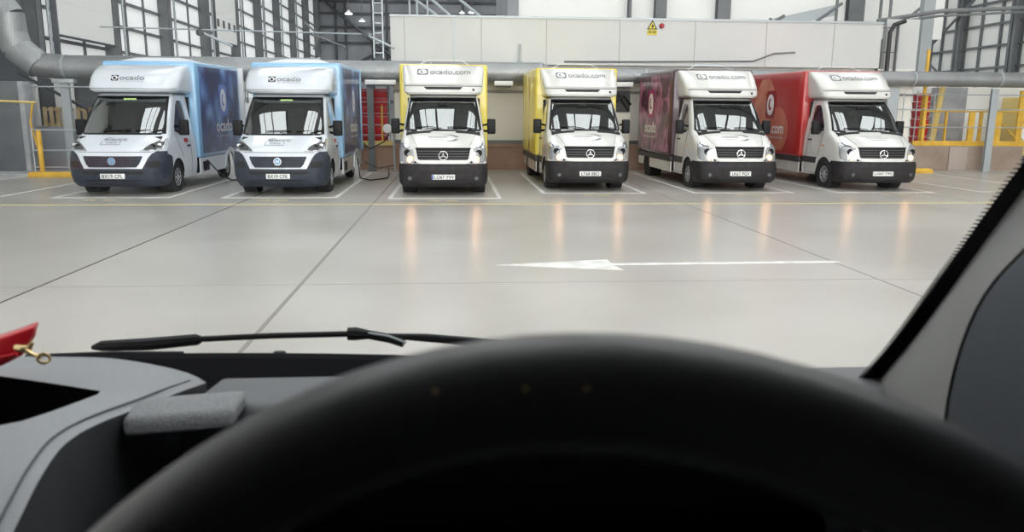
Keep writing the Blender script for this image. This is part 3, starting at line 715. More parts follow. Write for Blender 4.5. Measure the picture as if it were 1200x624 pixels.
M['safety_yellow'] = vary(mat('safety_yellow', (.72, .42, .04), .45), (.62, .36, .035), (.78, .48, .06), 3)
M['pale_yellow'] = mat('pale_yellow_steel', (.72, .56, .20), .5)
M['crate_red'] = mat('red_crate', (.52, .012, .018), .4)
M['timber'] = vary(mat('pale_timber', (.5, .38, .22), .7), (.42, .31, .17), (.58, .45, .28), 3)
M['ceil'] = mat('ceiling_deck', (.38, .39, .40), .8)
M['sky_panel'] = mat('daylight_panel', (.9, .9, .9), .5, emit=(.96, .98, 1.0), estr=5.5)
M['window_sky'] = mat('bright_window', (.9, .9, .9), .3, emit=(1.0, .98, .95), estr=15.0)
M['wall_glow_sheet'] = mat('wall_glow_sheet', (.8, .81, .8), .6, emit=(.96, .98, 1.0), estr=.75)  # emission added to whiten the left wall panels
M['lamp_on'] = mat('lamp_face', (1, 1, 1), .4, emit=(1, .97, .92), estr=8)
M['sign_yellow'] = mat('sign_yellow', (.80, .66, .05), .5)
M['cable'] = mat('black_cable', (.02, .02, .022), .5)
def duct_mat():
    m = mat('spiral_duct', (.44, .46, .47), .5, .8); nt = m.node_tree; N = nt.nodes; L = nt.links; b = N['Principled BSDF']
    tc = N.new('ShaderNodeTexCoord'); w = N.new('ShaderNodeTexWave'); w.bands_direction = 'X'; w.inputs['Scale'].default_value = 5.5; w.inputs['Distortion'].default_value = .1
    L.new(tc.outputs['Object'], w.inputs['Vector'])
    bp = N.new('ShaderNodeBump'); bp.inputs['Strength'].default_value = .25; bp.inputs['Distance'].default_value = .01
    L.new(w.outputs['Fac'], bp.inputs['Height']); L.new(bp.outputs[0], b.inputs['Normal'])
    n = N.new('ShaderNodeTexNoise'); n.inputs['Scale'].default_value = 1.5; L.new(tc.outputs['Object'], n.inputs['Vector'])
    cr = N.new('ShaderNodeValToRGB'); cr.color_ramp.elements[0].color = (.27, .275, .28, 1); cr.color_ramp.elements[1].color = (.44, .46, .47, 1)
    L.new(n.outputs['Fac'], cr.inputs[0]); L.new(cr.outputs[0], b.inputs['Base Color'])
    return m
M['duct'] = duct_mat()

def st(name, mb, m, parent=None, **k):
    o = mb.build(name, m, parent, **k)
    if not parent: o['kind'] = 'structure'
    return o
XL, XR, YN, YF, ZC = -15.0, 28.0, -16.0, 92.0, 15.0
fl = st('floor', MB().box(XL - .2, XR + .2, YN, YF, -.2, 0), 'concrete')
for x, m, w in ((-4.42, 'joint', .028), (-1.675, 'joint_light', .04), (4.85, 'joint_light', .018), (11.4, 'joint_light', .018)):
    MB().box(x - w / 2, x + w / 2, -4, 25.9, .0005, .003).build('floor_joint', m, fl)
MB().box(-14, 4.85, 8.345, 8.36, .0005, .003).build('floor_joint', 'joint_faint', fl)
MB().box(4.85, 26, 8.30, 8.312, .0005, .003).build('floor_joint', 'joint_faint', fl)
ce = st('ceiling', MB().box(XL - .2, XR + .2, YN, YF, ZC, ZC + .2), 'ceil')
for y in range(-17, 90, 12): MB().box(XL, XR, y + .7, y + 1.0, ZC - .9, ZC - .02).build('roof_beam', 'steel', ce)
for i in range(9):
    y = -14.5 + 12 * i
    for x in (-8.6, -1.6, 5.4, 12.4, 19.6):
        rl = MB().box(x - 2.1, x + 2.1, y - .5, y + 8.6, ZC - .06, ZC - .01).build('rooflight', 'sky_panel', ce)
        f = MB()
        for q in (-2.1, -.7, .7, 2.1): f.box(x + q - .07, x + q + .07, y - .5, y + 8.6, ZC - .16, ZC - .06)
        f.build('rooflight_bars', 'steel', rl)

# left wall: white cladding seen between grey columns and rails
wl = st('wall_left', MB().box(XL - .2, XL, YN, YF, 0, ZC), 'clad_white')
SP = 6.55; ys = [29.4 + SP * i for i in range(10)]
for i, y in enumerate([YN + 2, -7, 0, 7, 14, 21] + ys):
    if y > YF - 1: continue
    dark = i > 12
    c = st('trim_%d' % (i + 1), MB().box(XL, XL + .55, y - .22, y - .18, 0, ZC).box(XL, XL + .55, y + .18, y + .22, 0, ZC).box(XL + .0, XL + .03, y - .22, y + .22, 0, ZC).box(XL + .50, XL + .55, y - .24, y + .24, 0, ZC), 'steel')
for i in range(len(ys)):
    y = ys[i]; y2 = y + SP
    if y2 > YF: y2 = YF
    g = MB()
    for z in (3.3, 4.4, 5.5, 6.6, 7.7, 8.8, 9.9, 11, 12.1): g.box(XL, XL + .16, y + .25, y2 - .25, z, z + .13)
    for f in (.33, .66) if i < 3 else (.5,): g.box(XL, XL + .1, y + SP * f - .07, y + SP * f + .07, 2.5, ZC)
    g.build('wall_rail', 'steel', wl)
    st('window_%d' % (40 + i), MB().box(XL, XL + .03, y + .24, y2 - .24, 2.9, 14.2), 'wall_glow_sheet')  # glowing pane added between columns to brighten the wall
    if i < 8: MB().tube([(XL + .62, y + .5, 2.5), (XL + .62, y + .5, ZC - 1)], .06, 8).build('downpipe', 'steel_light', wl)
for k, y in enumerate((25.6, 27.2)):
    MB().box(XL + .1, XL + .35, y, y + .25, 1.5, ZC).build('door_rail', 'steel', wl)

def sectional_door(y0, y1, z0, z1, nm, label, vents=False):
    t = empty(nm, (XL + .62, (y0 + y1) / 2, z0), label, 'door')
    h = (y1 - y0) / 2; d = MB(); n = 5
    for k in range(n):
        a = (z1 - z0) / n * k; d.box(-.04, .04, -h, h, a + .008, a + (z1 - z0) / n - .008)
    d.box(-.03, .03, -h, h, 0, z1 - z0); d.build('door_panel', 'clad_white', t)
    MB().box(-.03, .05, -h, h, -.08, 0).build('bottom_seal', 'steel_dark', t)
    r = MB().box(-.1, .1, -h - .14, -h - .04, -1.6, z1 - z0).box(-.1, .1, h + .04, h + .14, -1.6, z1 - z0); r.build('guide_rail', 'steel', t)
    if vents:
        for k in range(4):
            y = -h + .5 + k * (2 * h - 1) / 3; MB().box(.035, .06, y - .2, y + .2, .8, 1.25).build('door_window', 'steel_dark', t)
    return t
sectional_door(30.4, 35.2, 4.6, 10.5, 'roller_door', 'white roller door raised high on the left wall above the silver duct')
sectional_door(50.0, 54.6, 6.2, 14.0, 'roller_door', 'tall white roller door on the left wall with four small dark windows', True)

# far wall with dark bracing
wf = st('wall_far', MB().box(XL, XR, YF, YF + .2, 0, ZC), 'clad_grey')
g = MB()
for z in (3, 6.3, 9.5, 11.2, 12.7, 14): g.box(XL, 12, YF - .2, YF, z, z + .25)
for x in (-13.3, -12.2, -9.2, -7.6, -3, 1, 5): g.box(x, x + .25, YF - .25, YF, 0, ZC)
g.build('wall_rail', 'steel_dark', wf)
b = MB(); b.tube([(-14.5, YF - .5, 14.2), (-6.8, YF - .5, 8.0)], .2, 6); b.tube([(-12.8, YF - .5, 6.2), (-6.8, YF - .5, 9.6)], .2, 6); b.build('diagonal_brace', 'steel_dark', wf)

# right wall
wr = st('wall_right', MB().box(XR, XR + .2, YN, YF, 0, ZC), 'clad_white')
k = 30
for i, y in enumerate((-12, -4, 4, 12, 20, 28, 37.7, 42.0, 45.8, 50, 54, 58)):
    st('trim_%d' % (k + i), MB().box(XR - .5, XR, y - .03, y + .03, 0, ZC).box(XR - .5, XR - .44, y - .22, y + .22, 0, ZC).box(XR - .04, XR, y - .22, y + .22, 0, ZC), 'steel')
g = MB()
for z in (2.2, 3.25, 4.3, 5.4, 6.5, 7.6, 8.7): g.box(XR - .14, XR, 28, 60, z, z + .11)
for y in (39.1, 40.6, 43.9, 44.9, 47.5): g.box(XR - .12, XR, y - .06, y + .06, 1, ZC)
g.build('wall_rail', 'steel', wr)
MB().tube([(XR - .6, 45.2, 5.2), (XR - .6, 39.5, 8.6)], .07, 6).tube([(XR - .6, 44.9, 5.3), (XR - .6, 43.2, 4.3)], .07, 6).build('diagonal_brace', 'steel', wr)

# near wall behind the camera with tall windows
wn = st('wall_near', MB().box(XL, XR, YN - .2, YN, 0, 3.2).box(XL, XR, YN - .2, YN, 12.5, ZC), 'clad_white')
k = 0; x = XL
while x < XR - .1:
    x2 = min(x + 4.3, XR); k += 1
    w_ = st('window_%d' % k, MB().box(x + .35, x2 - .35, YN - .12, YN - .08, 3.2, 12.5), 'window_sky')
    f = MB().box(x, x + .35, YN - .2, YN + .1, 3.2, 12.5).box(x2 - .35, x2, YN - .2, YN + .1, 3.2, 12.5)
    for zz in (6.2, 9.3): f.box(x + .35, x2 - .35, YN - .1, YN + .02, zz, zz + .15)
    f.box((x + x2) / 2 - .06, (x + x2) / 2 + .06, YN - .08, YN + .02, 3.2, 12.5)
    f.build('window_frame', 'steel', w_); x = x2

# back: dock face, lower wall, overhanging white fascia
YD = 26.0
st('trim_60', MB().box(-3.1, 15.95, YD, YD + 3.0, 0, .80).box(-3.1, 15.95, YD - .03, YD + .02, .76, .86), ['brown'])
st('trim_61', MB().box(15.95, 19.95, YD, YD + 3.5, 0, .84), 'brown_light')
wb = st('wall_back', MB().box(-1.95, 15.7, YD + .05, YD + .25, .86, 3.42), 'panel_warm')
g = MB()
for x in (-1.95, -.7, .9, 2.6, 5.8, 8.8, 11.8, 14): g.box(x, x + .03, YD + .035, YD + .05, .9, 2.55)
g.box(-1.95, 15.7, YD + .0, YD + .05, 2.52, 2.60); g.build('panel_seam', 'joint_faint', wb)
MB().box(-1.95, 15.7, YD - .02, YD + .05, .86, .98).build('wall_skirting', 'steel', wb)
fa = st('wall_upper', MB().box(-1.98, 14.25, YD - .25, YD + 3.0, 3.42, 4.88), 'panel')
g = MB()
for x in (-1.55, .02, .9, 3.0, 5.4, 7.9, 10.3, 12.6): g.box(x, x + .02, YD - .258, YD - .25, 3.45, 4.84)
g.build('panel_seam', 'joint_faint', fa)
MB().box(-2.0, 14.28, YD - .28, YD - .24, 4.85, 4.92).box(.0, .05, YD - .27, YD - .24, 3.42, 4.85).build('capping', 'steel_light', fa)
st('wall_return', MB().box(14.6, 15.75, YD + .1, YD + .3, .86, 5.06), 'panel')
# white partition high behind the fascia
st('wall_partition', MB().box(2.6, 20.3, 32.0, 32.2, 5.0, 12.0), 'clad_white')
st('trim_70', MB().box(2.15, 2.6, 31.8, 40, 0, 12.0), 'clad_grey')
for i, (x, w_) in enumerate(((7.03, .05), (8.28, .22), (10.85, .26), (16.35, .32))):
    st('trim_%d' % (71 + i), MB().box(x - w_, x + w_, 31.6, 31.66, 5.0, 12).box(x - w_, x + w_, 31.9, 31.96, 5.0, 12).box(x - .02, x + .02, 31.66, 31.9, 5.0, 12), 'steel')
t = empty('access_stair', (15.0, 30.8, 5.0), 'grey sloping access stair and brace above the white fascia at upper right', 'stair')
MB().prism([(-2.6, 0, .15), (-2.6, 0, .55), (.1, 0, 1.15), (.1, 0, .75)], (0, .06, 0)).build('stair_panel', 'steel_light', t)
for a, b_ in (((-2.6, 0, 0), (-2.55, 0, .6)), ((.1, 0, 0), (.1, 0, 1.8)), ((-1.4, 0, 0), (.3, 0, 1.2)), ((-3.2, 0, 0), (-2.0, 0, .7)), ((2.2, 0, 0), (4.2, 0, 1.6)), ((1.9, 0, 0), (1.9, 0, 2.2)), ((2.3, 0, 0), (2.3, 0, 2.2))):
    MB().tube([a, b_], .06, 8).build('stair_bar', 'steel', t)
# sloping struts above the fascia at left
for i, (x, dx) in enumerate(((-.15, -1.45), (.25, -1.2), (1.35, -1.3))):
    o = MB().tube([(dx, 0, 1.0), (0, 0, 0)], .055, 8).build('sloping_strut', 'steel_light', None, smooth=True, loc=(x, 29.0, 5.0))
    tag(o, ['left', 'middle', 'right'][i] + 'most of three pale sloping steel struts rising behind the top of the white fascia' if i != 1 else 'pale sloping steel strut between two others behind the top of the white fascia', 'strut', 'struts above the fascia')
for i, x in enumerate((-1.45, -1.2, -.85)):
    o = MB().tube([(0, 0, 0), (0, 0, 3.0)], .035, 8).build('riser_pipe', 'steel_light', None, smooth=True, loc=(x, 27.4, 4.95))
    tag(o, 'pale vertical pipe above the left end of the fascia, ' + ['leftmost of three', 'middle of three', 'rightmost of three'][i], 'pipe', 'pale riser pipes')

# ---- ducting
t = empty('ventilation_duct', (0, 25.55, 3.08), 'large silver ventilation duct running across behind the vans with elbows rising at far left', 'duct')
def dsec(x0, x1, r, z=0.0, nm='duct_section'):
    MB().tube([(x0, 0, z), (x1, 0, z)], r, 32).build(nm, 'duct', t, smooth=True)
    c = MB()
    x = x0
    while x <= x1 + .01: c.tube([(x - .03, 0, z), (x + .03, 0, z)], r + .018, 32); x += (x1 - x0) / max(1, round((x1 - x0) / 3.2))
    c.build('duct_collar', 'steel_light', t, smooth=True)
dsec(-11.9, -4.2, .375, .08); dsec(-4.2, 2.8, .33, .06); dsec(3.2, 27.5, .245, 0)
MB().tube([(2.8, 0, .06), (3.2, 0, 0)], [.33, .245], 32).build('duct_reducer', 'duct', t, smooth=True)
el = [(-11.9, 0, .08), (-12.75, 0, .16), (-13.30, 0, .62), (-13.42, 0, 1.05), (-13.45, 0, 1.6), (-13.75, 0, 2.05), (-14.3, 0, 2.25), (-15.0, 0, 2.25)]
for i in range(len(el) - 1):
    a, b_ = Vector(el[i]), Vector(el[i + 1]); d = (b_ - a).normalized() * .06
    MB().tube([a - d, b_ + d], [.375, .375] if i == 0 else [.43, .43], 28).build('duct_elbow', 'duct', t, smooth=True)
def post(x, y, z, w, nm, label, m='steel_light', cap=False):
    t = empty(nm, (x, y, 0), label, 'post')
    MB().box(-w, w, -.05, -.035, .02, z).box(-w, w, .035, .05, .02, z).box(-.012, .012, -.035, .035, .02, z).build('post_shaft', m, t)
    MB().box(-w - .05, w + .05, -.1, .1, 0, .02).build('base_plate', m, t)
    if cap: MB().box(-.32, .32, -.15, .15, z, z + .12).build('saddle', 'steel_light', t, bevel=.01)
    return t
post(-11.85, 25.2, 2.68, .13, 'support_post', 'pale blue-grey steel post holding up the thick end of the duct beside the leftmost van', cap=True)
post(-2.62, 25.25, 2.70, .10, 'support_post', 'grey steel post in front of the red crates beside the second blue van', 'steel')
post(14.75, 25.6, 2.78, .20, 'support_post', 'wide galvanised steel post just behind the red van', 'steel_light')
post(18.35, 25.6, 2.78, .12, 'support_post', 'galvanised steel post in front of the yellow railings at far right')

# lights under the duct
for x0, x1, nm in ((-2.75, -1.80, 'left of the first yellow van'), (1.30, 1.88, 'between the two yellow vans'), (5.15, 5.75, 'between the yellow and purple vans')):
    tt = empty('batten_light', ((x0 + x1) / 2, 25.15, 2.70), 'white rectangular light fitting under the duct ' + nm, 'light', 'light fittings under the duct')
    h = (x1 - x0) / 2
    MB().box(-h, h, -.12, .12, .02, .16).build('light_housing', 'white_vinyl', tt, bevel=.01)
    MB().box(-h + .05, h - .05, -.09, .09, -.03, .02).build('light_diffuser', 'steel_dark', tt)
    for s_ in (-1, 1): MB().tube([(s_ * h * .7, 0, .15), (s_ * h * .7, .25, .2), (s_ * h * .7, .4, .22)], .012, 6).build('light_bracket', 'steel', tt)
# dark machinery behind the light right of centre
t = empty('dock_machinery', (5.35, 25.55, 0), 'cream cabinet with dark hoses above it, between the yellow and purple vans', 'machine')
MB().box(-.5, .42, -.1, .4, 0, 1.91).build('cabinet', 'panel_warm', t, bevel=.02)
MB().tube([(-.5, .0, 2.36), (-.2, -.05, 2.11), (.2, -.05, 2.46), (.45, 0, 2.16)], .05, 8).tube([(-.4, .1, 2.06), (0, -.02, 2.54), (.4, .05, 1.96)], .035, 8).build('hose', 'cable', t, smooth=True)
MB().box(-.5, .45, .1, .2, 1.93, 2.6).build('backing_panel', 'steel_dark', t)

# fascia fittings
t = empty('warning_sign', (6.47, YD - .27, 4.40), 'yellow triangular warning sign with two text lines on the white fascia', 'sign')
MB().box(-.16, .16, 0, .012, 0, .16).build('text_panel', 'sign_yellow', t)
s_ = MB(); s_.cur = 0; s_.prism([(-.17, 0, .17), (.17, 0, .17), (0, 0, .47)], (0, .012, 0)); s_.cur = 1; s_.prism([(-.115, -.004, .20), (.115, -.004, .20), (0, -.004, .40)], (0, .004, 0)); s_.build('sign_triangle', ['ink', 'sign_yellow'], t)
q = MB(); q.prism([(-.035, -.008, .22), (.03, -.008, .22), (.04, -.008, .29), (0, -.008, .35), (-.03, -.008, .28)], (0, .003, 0))
for z in (.10, .045): q.box(-.13, -.02, -.004, 0, z, z + .03).box(0, .13, -.004, 0, z, z + .03)
q.build('sign_marks', 'ink', t)
t = empty('alarm_beacon', (6.78, YD - .27, 4.68), 'small round red alarm beacon beside the warning sign on the fascia', 'alarm')
MB().lathe([(.07, 0), (.07, .04), (.04, .08)], (0, 0, 0), (0, -1, 0), 20).build('beacon_dome', 'crate_red', t, smooth=True); MB().disc((0, .01, 0), (0, -1, 0), .085, .02, 20).build('beacon_base', 'steel_dark', t)
o = MB().tube([(3.6, YD - .29, 3.52), (6, YD - .29, 3.54), (9.9, YD - .29, 3.60), (10.6, YD - .29, 3.86), (11.3, YD - .29, 3.90)], .025, 8).build('wall_conduit', 'steel', None, smooth=True)
tag(o, 'thin grey conduit along the lower edge of the white fascia, stepping up at right', 'pipe')
o = MB().tube([(0, 0, 0), (0, 0, .55)], .03, 8).tube([(-.07, 0, 0), (.07, 0, 0)], .04, 6).build('fascia_bracket', 'steel_light', None, smooth=True, loc=(2.15, YD - .30, 3.50))
tag(o, 'short upright grey bracket on the fascia above the gap between the two yellow vans', 'bracket')

def ladder(x, y, z0, z1, w, label, m='steel_light', nm='cable_ladder', depth=.06, step=.3):
    t = empty(nm, (x, y, z0), label, 'cable ladder')
    for s_ in (-1, 1): MB().box(s_ * w - .02, s_ * w + .02, -depth, depth, 0, z1 - z0).build('ladder_rail', m, t)
    r = MB(); z = .15
    while z < z1 - z0: r.box(-w, w, -.012, .012, z, z + .03); z += step
    r.build('ladder_rungs', m, t)
    return t
ladder(-2.32, 25.3, 3.53, 8.5, .14, 'pale lattice cable ladder standing at the left end of the white fascia')
t = ladder(14.62, YD - .02, 3.0, 4.95, .31, 'grey cable ladder with black cables on the right end of the fascia', 'steel', step=.8)
MB().tube([(.0, -.08, 0), (.0, -.08, 1.6), (.12, -.08, 1.85), (.5, -.08, 1.98)], .07, 8).build('cable_bundle', 'cable', t, smooth=True)
# big horizontal tray and column at right of the fascia
o = MB().box(17.85, 18.1, 29.4, 29.7, 0, 9).box(18.1, 18.35, 29.5, 29.55, 0, 9).build('steel_column', 'steel_light', None); tag(o, 'grey steel column rising above the duct just right of the white fascia', 'column')
o = MB().tube([(16.28, 26.28, .84), (16.28, 26.28, 4.1)], .06, 12).build('yellow_upright_pipe', 'safety_yellow', None, smooth=True); tag(o, 'thick yellow upright pipe behind the duct to the right of the steel column', 'pipe')
o = MB().tube([(14.3, 26.2, 5.0), (16.5, 26.2, 5.35), (19.5, 25.6, 5.45), (22, 25.6, 5.6)], .07, 8).tube([(14.3, 26.2, 4.88), (16.5, 26.2, 5.2), (19.5, 25.6, 5.32), (22, 25.6, 5.45)], .04, 8).build('cable_tray', 'steel', None, smooth=True); tag(o, 'long grey cable tray sloping across the upper right above the duct', 'cable tray')

# left side thin pipe with cameras
o = MB().tube([(-10.7, 25.3, 4.36), (-2.5, 25.3, 4.25)], .022, 8).build('sprinkler_pipe', 'steel_light', None, smooth=True); tag(o, 'long thin horizontal pipe above the blue vans', 'pipe')
o = MB().tube([(-13.6, 24.9, 2.56), (-10.6, 24.9, 2.56)], .02, 8).build('guard_wire', 'steel_light', None, smooth=True); tag(o, 'thin horizontal rod in front of the duct post at far left', 'rod')
def cctv(x, y, z, sgn, label):
    t = empty('security_camera', (x, y, z), label, 'camera')
    MB().lathe([(.09, -.02), (.11, .04), (.11, .1), (.05, .12)], (0, 0, 0), (0, -1, 0), 20).build('camera_head', 'steel_dark', t, smooth=True)
    MB().box(.02, .9, -.05, .05, -.30, -.10).build('camera_arm', 'steel_light', t, bevel=.02) if False else MB().tube([(.05, .05, 0), (sgn * .9, .1, -.38)], .04, 10).build('camera_arm', 'steel_light', t, smooth=True)
cctv(-2.72, 25.2, 4.22, 1, 'camera on a grey arm beside the lattice cable ladder')
cctv(-7.7, 25.2, 4.22, 1, 'camera on a grey arm above the leftmost blue van')
# rails of the pipe-work in front of left wall
o = MB().tube([(-5.6, 31, 5.2), (-5.1, 31, 4.75), (-5.3, 31, 4.2)], .04, 8).tube([(-5.3, 31, 4.75), (-4.1, 31, 4.3), (-4.1, 31, 3.6)], .04, 8).build('bent_pipework', 'steel', None, smooth=True); tag(o, 'bent grey pipework above the gap between the two blue vans', 'pipe')

# hanging lamps far down the hall
for x, y, z, lab in ((-6.9, 54.3, 8.3, 'nearest hanging lamp, above the gap between blue and yellow vans'), (-7.6, 68.4, 9.4, 'hanging lamp low in the dark bay left of the cable ladder'), (1.3, 54.3, 8.5, 'hanging lamp above the left part of the white fascia'), (.9, 78.3, 11.4, 'smaller hanging lamp beyond the white fascia')):
    t = empty('high_bay_lamp', (x, y, z), lab, 'lamp', 'high bay lamps')
    MB().lathe([(.27, 0), (.26, .06), (.12, .14), (.06, .25)], (0, 0, 0), (0, 0, 1), 20).build('lamp_shade', 'white_vinyl', t, smooth=True)
    MB().disc((0, 0, -.02), (0, 0, 1), .24, .02, 20).build('lamp_face', 'lamp_on', t)
    MB().tube([(0, 0, .22), (0, 0, ZC - z - .06)], .03, 6).build('lamp_cable', 'steel', t)

# ---- red crates in roll cages
def crate(x, y, z, label, w=.56, d=.38, h=.29):
    t = empty('red_crate', (x, y, z), label, 'crate', 'red crates in the roll cages')
    m = MB(); m.loft([[(-w / 2 + .02, -d / 2 + .02, 0), (w / 2 - .02, -d / 2 + .02, 0), (w / 2 - .02, d / 2 - .02, 0), (-w / 2 + .02, d / 2 - .02, 0)],
                      [(-w / 2, -d / 2, h - .02), (w / 2, -d / 2, h - .02), (w / 2, d / 2, h - .02), (-w / 2, d / 2, h - .02)]], True, True)
    m.box(-w / 2 - .012, w / 2 + .012, -d / 2 - .012, d / 2 + .012, h - .05, h - .012)
    m.box(-.10, .10, -d / 2 - .006, -d / 2 + .01, h - .13, h - .08)
    m.build('crate_body', 'crate_red', t, bevel=.008)
ords = ['bottom', 'second from the bottom', 'third from the bottom', 'fourth from the bottom', 'fifth from the bottom', 'top']
for cx, lab in ((-2.42, 'stack right of the grey post'), (-2.98, 'stack left of the grey post')):
    for k in range(6): crate(cx, 26.3, .86 + .295 * k, 'red plastic crate, %s of the %s' % (ords[k], lab), w=.50)
for k in range(6): crate(16.48, 26.72, .86 + .30 * k, 'red plastic crate, %s of the stack behind the red van' % ords[k], w=.46)
def cage(x0, x1, y, z0, z1, label):
    t = empty('roll_cage', ((x0 + x1) / 2, y, z0), label, 'cage'); h = (x1 - x0) / 2
    for s_ in (-1, 1): MB().tube([(s_ * h, 0, 0), (s_ * h, 0, z1 - z0)], .018, 8).build('cage_post', 'steel_light', t)
    r = MB()
    for k in range(5): z = .25 + k * .36; r.tube([(-h, 0, z), (h, 0, z)], .014, 6)
    r.build('cage_bars', 'steel_light', t)
cage(-3.25, -2.08, 26.04, .86, 2.62, 'wire cage frame around the red crates between the blue and yellow vans')
cage(16.16, 16.80, 26.46, .86, 2.70, 'wire cage frame around the red crates behind the red van')
o = box('cage_strap', 'safety_yellow', None, -2.36, -2.31, 25.98, 26.01, .9, 2.1); tag(o, 'upright orange-yellow bar in front of the red crates', 'bar')
o = box('dock_edge_plate', 'pale_yellow', None, -3.0, -2.0, 25.95, 25.97, .80, .95); tag(o, 'pale yellow edge plate below the red crates', 'plate')
# charging post between second blue van and first yellow van
t = empty('charging_post', (-1.90, 25.15, 0), 'slim pale charging post with a white socket head left of the first yellow van', 'charger')
MB().tube([(0, 0, 0), (0, 0, 1.35)], .035, 10).build('post_shaft', 'steel_light', t)
MB().lathe([(.13, 0), (.15, .05), (.12, .12)], (-.2, -.02, 1.35), (0, -1, 0), 20).build('socket_head', 'white_vinyl', t, smooth=True)
MB().tube([(-.15, -.05, 1.2), (-.3, -.2, .95), (-.75, -.2, .72), (-.95, -.1, .9)], .02, 6).build('charging_lead', 'cable', t, smooth=True)
MB().tube([(0, -.1, .2), (-.5, -.2, .12), (-.9, -.15, .3)], .015, 6).build('spare_lead', 'cable', t, smooth=True)
o = MB().tube([(-6.34, 20.6, .62), (-6.2, 21.1, .25), (-6.05, 21.6, .02), (-5.6, 22.6, .02), (-5.3, 23.8, .02), (-5.2, 25.4, .4)], .018, 8).build('charging_cable', 'cable', None, smooth=True); tag(o, 'black charging cable hanging from the side of the leftmost blue van', 'cable')
o = MB().tube([(-2.78, 22.8, .55), (-2.65, 22.2, .03), (-2.3, 21.6, .02), (-1.9, 22.3, .02), (-1.95, 23.6, .02), (-2.1, 25.2, .1)], .018, 8).build('charging_cable', 'cable', None, smooth=True); tag(o, 'black charging cable on the floor right of the second blue van', 'cable')

# ---- right hand dock: yellow railings, doors and cabinet
t = empty('safety_railing', (18.0, 26.1, .84), 'yellow safety railing on top of the concrete dock at right', 'railing')
MB().box(-2.1, 2.0, -.05, .05, .0, .17).build('toe_board', 'safety_yellow', t)
for x, w_, h in ((-1.75, .05, 1.75), (-.95, .03, 1.2), (-.02, .10, 1.15), (.32, .05, 1.2), (.95, .12, 1.15), (1.75, .10, 1.9)):
    MB().box(x - w_, x + w_, -.04, .04, .17, h).build('railing_post', 'safety_yellow', t)
for z in (.62, .72): MB().tube([(-1.75, 0, z), (-.95, 0, z)], .02, 8).build('mid_rail', 'safety_yellow', t)
for z in (1.18, ): MB().tube([(-1.85, 0, z), (1.95, 0, z)], .025, 8).build('top_rail', 'safety_yellow', t)
MB().tube([(.95, 0, .95), (1.75, 0, .2)], .025, 8).tube([(1.75, 0, .95), (2.5, 0, .3)], .03, 8).build('diagonal_rail', 'safety_yellow', t)
t = empty('guard_rail', (17.2, 25.75, 0), 'thin grey horizontal guard rails across the posts in front of the yellow railings', 'railing')
for z in (1.48, 2.08, 2.58): MB().tube([(-2.2, 0, z), (3.0, 0, z)], .018, 8).build('rail', 'steel_light', t)
for x in (-1.95, ): MB().tube([(x, 0, 0), (x, 0, 2.65)], .02, 8).build('rail_post', 'steel_light', t)
o = box('control_cabinet', 'kerb', None, 17.85, 18.95, 27.9, 28.4, .84, 2.9, .02); tag(o, 'grey upright control cabinet behind the yellow railings', 'cabinet')
o = MB().prism([(17.35, 27.4, .84), (17.55, 27.4, .84), (17.75, 27.4, 2.9), (17.6, 27.4, 2.9)], (0, .12, 0)).build('leaning_frame', 'pale_yellow', None); tag(o, 'tall pale yellow door frame left of the grey cabinet', 'frame')
st('trim_80', MB().box(16.6, 23.5, 28.9, 29.1, 0, 2.95), 'clad_white')
t = empty('yellow_machine', (21.3, 27.3, 0), 'pale yellow machine with dark base beyond the right end of the dock', 'machine')
MB().box(-1.0, 1.6, -.3, .6, .45, 2.55).build('machine_body', 'pale_yellow', t, bevel=.05)
MB().box(-1.0, 1.6, -.33, .6, 0, .45).build('machine_base', 'steel_dark', t)
MB().tube([(-.8, -.38, 1.75), (.3, -.38, .9)], .04, 8).build('machine_bar', 'safety_yellow', t)
MB().disc((-.55, -.3, 1.25), (0, -1, 0), .25, .05, 20).build('machine_dial', 'white_vinyl', t)
o = MB().prism([(0, 0, 0), (1.35, 0, 0), (1.25, 0, .15), (0, 0, .15)], (0, .35, 0)).build('yellow_kerb', 'safety_yellow', None, bevel=.015, loc=(14.5, 24.55, 0)); tag(o, 'yellow painted kerb on the floor right of the red van', 'kerb')
o = MB().box(-.33, .33, -.02, .02, 0, .80).build('dock_bumper', 'dock_pale', None, bevel=.01, loc=(17.55, 25.97, .0)); tag(o, 'paler grey panel on the face of the right concrete dock', 'panel')

# ---- left corner: pillar, kerb, rails, pallets
st('trim_90', MB().box(-14.95, -9.0, 23.0, 24.3, 0, .07), 'kerb')
o = MB().box(0, 1.95, 0, .3, 0, .14).build('yellow_kerb', 'safety_yellow', None, bevel=.01, loc=(-11.95, 22.75, 0)); tag(o, 'yellow painted kerb on the floor left of the leftmost blue van', 'kerb')
t = empty('concrete_pillar', (-13.15, 24.5, .07), 'broad grey pillar at the far left edge below the duct elbow', 'pillar')
MB().box(-.95, .42, -.2, .2, 0, 2.62).build('pillar_shaft', 'pillar_grey', t, bevel=.02)
MB().box(.38, .52, -.22, .22, 0, 2.62).build('pillar_edge', 'kerb', t, bevel=.01)
t = empty('barrier_rail', (-11.9, 24.1, .07), 'pale tubular hand rail between the grey pillar and the leftmost van', 'railing')
for z in (.12, .62, 1.22): MB().tube([(-.55, 0, z - (.0 if z > .2 else .0)), (.9, 0, z)], .022, 8).build('rail', 'steel_light', t)
for x in (-.52, .85): MB().tube([(x, 0, 0), (x, 0, 1.24)], .022, 8).build('rail_post', 'steel_light', t)
o = MB().lathe([(.07, 0), (.07, 1.15), (.05, 1.22)], (-12.1, 23.85, .07), (0, 0, 1), 16).build('bollard', 'safety_yellow', None, smooth=True); tag(o, 'slim yellow bollard by the grey pillar at far left', 'bollard')
t = empty('road_barrier', (-12.8, 24.1, 2.1), 'horizontal yellow barrier arm crossing the grey pillar at far left', 'barrier')
